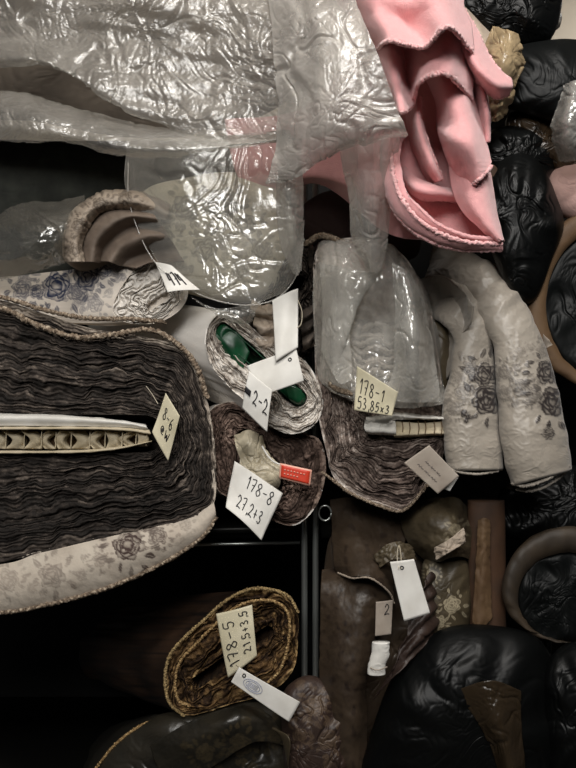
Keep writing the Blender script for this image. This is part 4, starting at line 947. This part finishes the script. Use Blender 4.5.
V, G = patch([[(562, 84, -.03), (576, 80, -.05), (600, 78, -.03)], [(556, 110, -.03), (572, 108, -.07), (600, 105, -.03)], [(552, 140, -.02), (570, 138, -.06), (600, 132, -.03)], [(560, 160, -.01), (575, 158, -.03), (600, 152, -.02)]], 90, 70, .010, 20, 6, 'crease')
tag(sheet('plastic_film', M['film_bag'], [V], .0006), 'shiny clear film over the brown cellophane at the right edge', 'plastic film')
V, G = patch([[(455, 690, -.05), (490, 680, -.07), (520, 690, -.06)], [(480, 725, -.06), (500, 722, -.08), (522, 728, -.06)], [(500, 775, -.06), (512, 778, -.08), (524, 775, -.06)]], 70, 70, .006, 22, 6, 'crease')
tag(sheet('plastic_film', plain('amber_film', (44, 35, 24), .3, bs=.4, bscale=40), [V], .001), 'torn brown film scrap on the broad bottom right bundle', 'plastic film')

# ================================================================== TAGS
T = lambda *a, **k: card('paper_tag', *a, **k)
T('diamond-shaped tag reading -6 pinned at the right end of the huge roll core', [(166, 393, -.03), (180, 416, -.035), (168, 461, -.03), (152, 432, -.035)], M['card_warm'],
  [('8-6', .20, .22, .62, .26, 0), ('@W', .30, .55, .50, .2, 0)], string=[(158, 404, -.005), (152, 394, -.002), (146, 386, .0)], bend=.002, seed=2)
T('white tag with black marks tucked under the hanging bag by the toile roll', [(155, 262, -.02), (172, 266, -.03), (200, 290, -.05), (168, 293, -.05)], M['card'], [('474', .25, .35, .6, .45, 0)], bend=.003, seed=3, rad=.0011)
T('curved blank grey-white tag hanging beside the small dark roll', [(272, 300, -.05), (298, 288, -.05), (298, 348, -.055), (276, 362, -.06)], M['card'], bend=.006, seed=4, string=[(298, 300, -.05), (302, 312, -.05), (301, 324, -.052), (297, 328, -.054)])
T('wide white tag with a punched hole across the green core', [(246, 366, -.055), (296, 348, -.06), (304, 381, -.06), (262, 396, -.06)], M['card'], hole=(.83, .26), bend=.003, seed=5)
def blk(S, t):
    u = np.linspace(0, .26, 6)[None, :, None]; v = np.linspace(.36, .54, 6)[:, None, None]
    V = np.array([[S(a, b, .0014) for a in np.linspace(.0, .24, 6)] for b in np.linspace(.40, .56, 6)])
    MB().grid(V).build('black_stripe', M['ink'], t, thick=.0004, off=0)
T('folded white tag reading 2-2 hanging below the wide blank tag', [(249, 371, -.07), (272, 390, -.075), (267, 432, -.07), (242, 408, -.068)], M['card'], [('2-2', .34, .30, .62, .34, 0)], bend=.003, seed=6, extra=blk, rad=.0009)
T('crumpled white tag with upside-down numbers below the red label', [(229, 463, -.04), (258, 474, -.05), (278, 492, -.05), (236, 466, -.05)], M['card'], bend=.001, seed=1) if False else None
T('crumpled white tag with handwritten sums hanging from the red label roll', [(234, 462, -.02), (282, 494, -.02), (262, 540, -.045), (226, 507, -.045)], M['card'],
  [('178-8', .30, .10, .60, .26, 0), ('27,2+3', .22, .55, .62, .26, 0)], bend=.007, seed=8, rad=.0008)
T('cream tag reading 178-1 on the tall bagged roll', [(357, 366, -.065), (398, 392, -.07), (392, 416, -.068), (354, 410, -.062)], M['card_warm'],
  [('178-1', .08, .22, .66, .36, 0), ('53,85x3', .08, .66, .84, .28, 0)], bend=.003, seed=9, rad=.0007)
T('blank white tag tied with pins on the brown satin', [(390, 562, -.06), (414, 559, -.06), (430, 613, -.06), (404, 621, -.06)], M['card'], hole=(.42, .12), string=[(399, 569, -.062), (397, 556, -.05), (399, 545, -.03), (401, 556, -.05), (401, 569, -.062)], bend=.001, seed=10)
T('small grey tag marked 2 half hidden under the brown satin flap', [(376, 602, -.03), (393, 600, -.03), (391, 634, -.03), (375, 636, -.03)], M['card_grey'], [('2', .5, .1, .4, .3, 0)], bend=.001, seed=11)
T('cream tag reading 178-5 stuck on the gold-brown roll', [(216, 614, .0), (252, 605, .0), (257, 656, -.005), (228, 678, -.005)], M['card_warm'],
  [('178-5', .14, .12, .30, .80, 90), ('21,5+3,5', .62, .04, .22, .78, 90)], bend=.003, seed=12, rad=.0009)
def stamp(S, t):
    mb = MB()
    for r in (.30, .22): mb.tube([S(.30+r*.5*cos(q), .5+r*sin(q), .0008) for q in np.linspace(0, 2*pi, 30)], .0005, 5)
    for k_ in range(4): mb.tube([S(.22, .40+.07*k_, .0008), S(.38, .40+.07*k_, .0008)], .0004, 5)
    mb.build('stamp', M['ink_blue'], t)
T('long white tag with a round faint stamp below the gold-brown roll', [(239, 667, -.035), (300, 702, -.035), (289, 722, -.035), (231, 682, -.035)], M['card'], hole=(.12, .25), extra=stamp, bend=.001, seed=13,
  string=[(243, 674, -.037), (240, 668, -.03), (236, 665, -.01)])
T('slanted grey-pink tag with a faint scribble hanging below the tall bagged roll', [(429, 445, -.06), (459, 476, -.06), (438, 494, -.055), (404, 463, -.055)], M['card_grey'], [('~~~', .25, .35, .5, .2, 0), ('~~~', .2, .6, .6, .2, 0)], bend=.001, seed=14, ink=M['ink_faint'], rad=.0005)
T('white slip peeping out behind the slanted grey-pink tag', [(445, 468, -.05), (458, 478, -.05), (450, 491, -.045), (436, 486, -.045)], M['card'], bend=.001, seed=15)
# red label
rl = thing('red_label', 'small red printed label with pale border on the brown chenille roll', 'label', W(np.array([295, 474, -.02])))
rl_c = W(np.array([(280, 463, -.03), (312, 470, -.03), (310, 486, -.03), (279, 478, -.03)], float))
def quad(C, ins, n=8):
    u = np.linspace(ins, 1-ins, n)[None, :, None]; v = np.linspace(ins*2, 1-ins*2, n)[:, None, None]
    return (C[0]*(1-u)+C[1]*u)*(1-v)+(C[3]*(1-u)+C[2]*u)*v
MB().grid(quad(rl_c, 0)).build('label_border', M['red_rim'], rl, thick=.001, off=0)
MB().grid(quad(rl_c, .05)+np.array([0, -.0012, 0])).build('label_face', M['red'], rl, thick=.0006, off=0)
mb = MB()
for v_ in (.36, .62):
    for k_ in range(7 if v_ < .5 else 5):
        u0 = .14+k_*.10; Q = lambda a, b: (rl_c[0]*(1-a)+rl_c[1]*a)*(1-b)+(rl_c[3]*(1-a)+rl_c[2]*a)*b+np.array([0, -.002, 0])
        mb.tube([Q(u0, v_), Q(u0+.06, v_)], .0006, 5); mb.tube([Q(u0+.03, v_-.06), Q(u0+.03, v_+.05)], .0004, 5)
mb.build('print', M['red_rim'], rl)
# rolled white paper by the satin
pr = W(rsline([(378, 642, -.03), (377, 672, -.03)], 20))
pv = hexcyl([(381, 642, -.03), (376, 674, -.03)], .0135, 40, .6)
pv = pv+(.0016*crease(pv[..., 0]*70, pv[..., 2]*70, 3))[..., None]*np.array([1, -1, 0])+.003*pn(pv[..., 2]*60, pv[..., 0]*20, 2)[..., None]*np.array([1, 0, 0])
o = MB().grid(pv, wrap=True).build('paper_roll', M['card'])
fuzzline([(370, 668, -.045), (378, 670, -.052), (387, 667, -.045)], .0011, M['card_grey'], o, 3, 'rubber_band', 60)
tag(o, 'small white rolled paper tucked low in the brown satin', 'paper')
# hook by the post
hk = MB()
a = np.linspace(0, 2*pi, 30)
hk.tube(np.stack([xat(325, .07)+.010*np.cos(a), np.full(30, .07), zat(513, .07)+.012*np.sin(a)], -1), .0016, 8)
tag(hk.build('wire_ring', M['chrome']), 'small wire ring hanging beside the chrome post under the red label roll', 'ring')

# ================================================================== CAMERA, LIGHT
sc = bpy.context.scene
cam = bpy.data.cameras.new('camera'); co = bpy.data.objects.new('camera', cam); COL.objects.link(co)
co.location = (0, -D, Z0); co.rotation_euler = (pi/2, 0, 0)
cam.sensor_fit = 'VERTICAL'; cam.sensor_height = 24; cam.lens = 24*F/768; cam.clip_start = .02
sc.camera = co
def area(name, loc, target, sx, sy, power, col):
    l = bpy.data.lights.new(name, 'AREA'); l.shape = 'RECTANGLE'; l.size = sx; l.size_y = sy; l.energy = power; l.color = col
    o = bpy.data.objects.new(name, l); COL.objects.link(o); o.location = loc
    from mathutils import Vector
    o.rotation_euler = (Vector(target)-Vector(loc)).to_track_quat('-Z', 'Y').to_euler(); return o
area('ceiling_lamp', (.32, -1.10, 2.84), (.0, .0, 1.3), .8, .2, 27, (1, .97, .93))
area('front_fill', (-.3, -2.3, 2.5), (0, 0, 1.4), 1.1, .6, 46, (1, .98, .95))  # added frontal fill to lift the dim roll ends and bag
area('wall_fill', (1.3, 1.2, 2.85), (1.0, 1.5, 1.9), .4, .1, 3, (1, .97, .94))  # unseen light added to brighten the back wall
w = bpy.data.worlds.new('world'); sc.world = w; w.use_nodes = True
w.node_tree.nodes['Background'].inputs[0].default_value = (.9, .92, 1, 1); w.node_tree.nodes['Background'].inputs[1].default_value = .04
sc.view_settings.view_transform = 'Standard'; sc.view_settings.look = 'None'; sc.view_settings.gamma = 1; sc.view_settings.exposure = -.36
sc.view_settings.use_curve_mapping = False
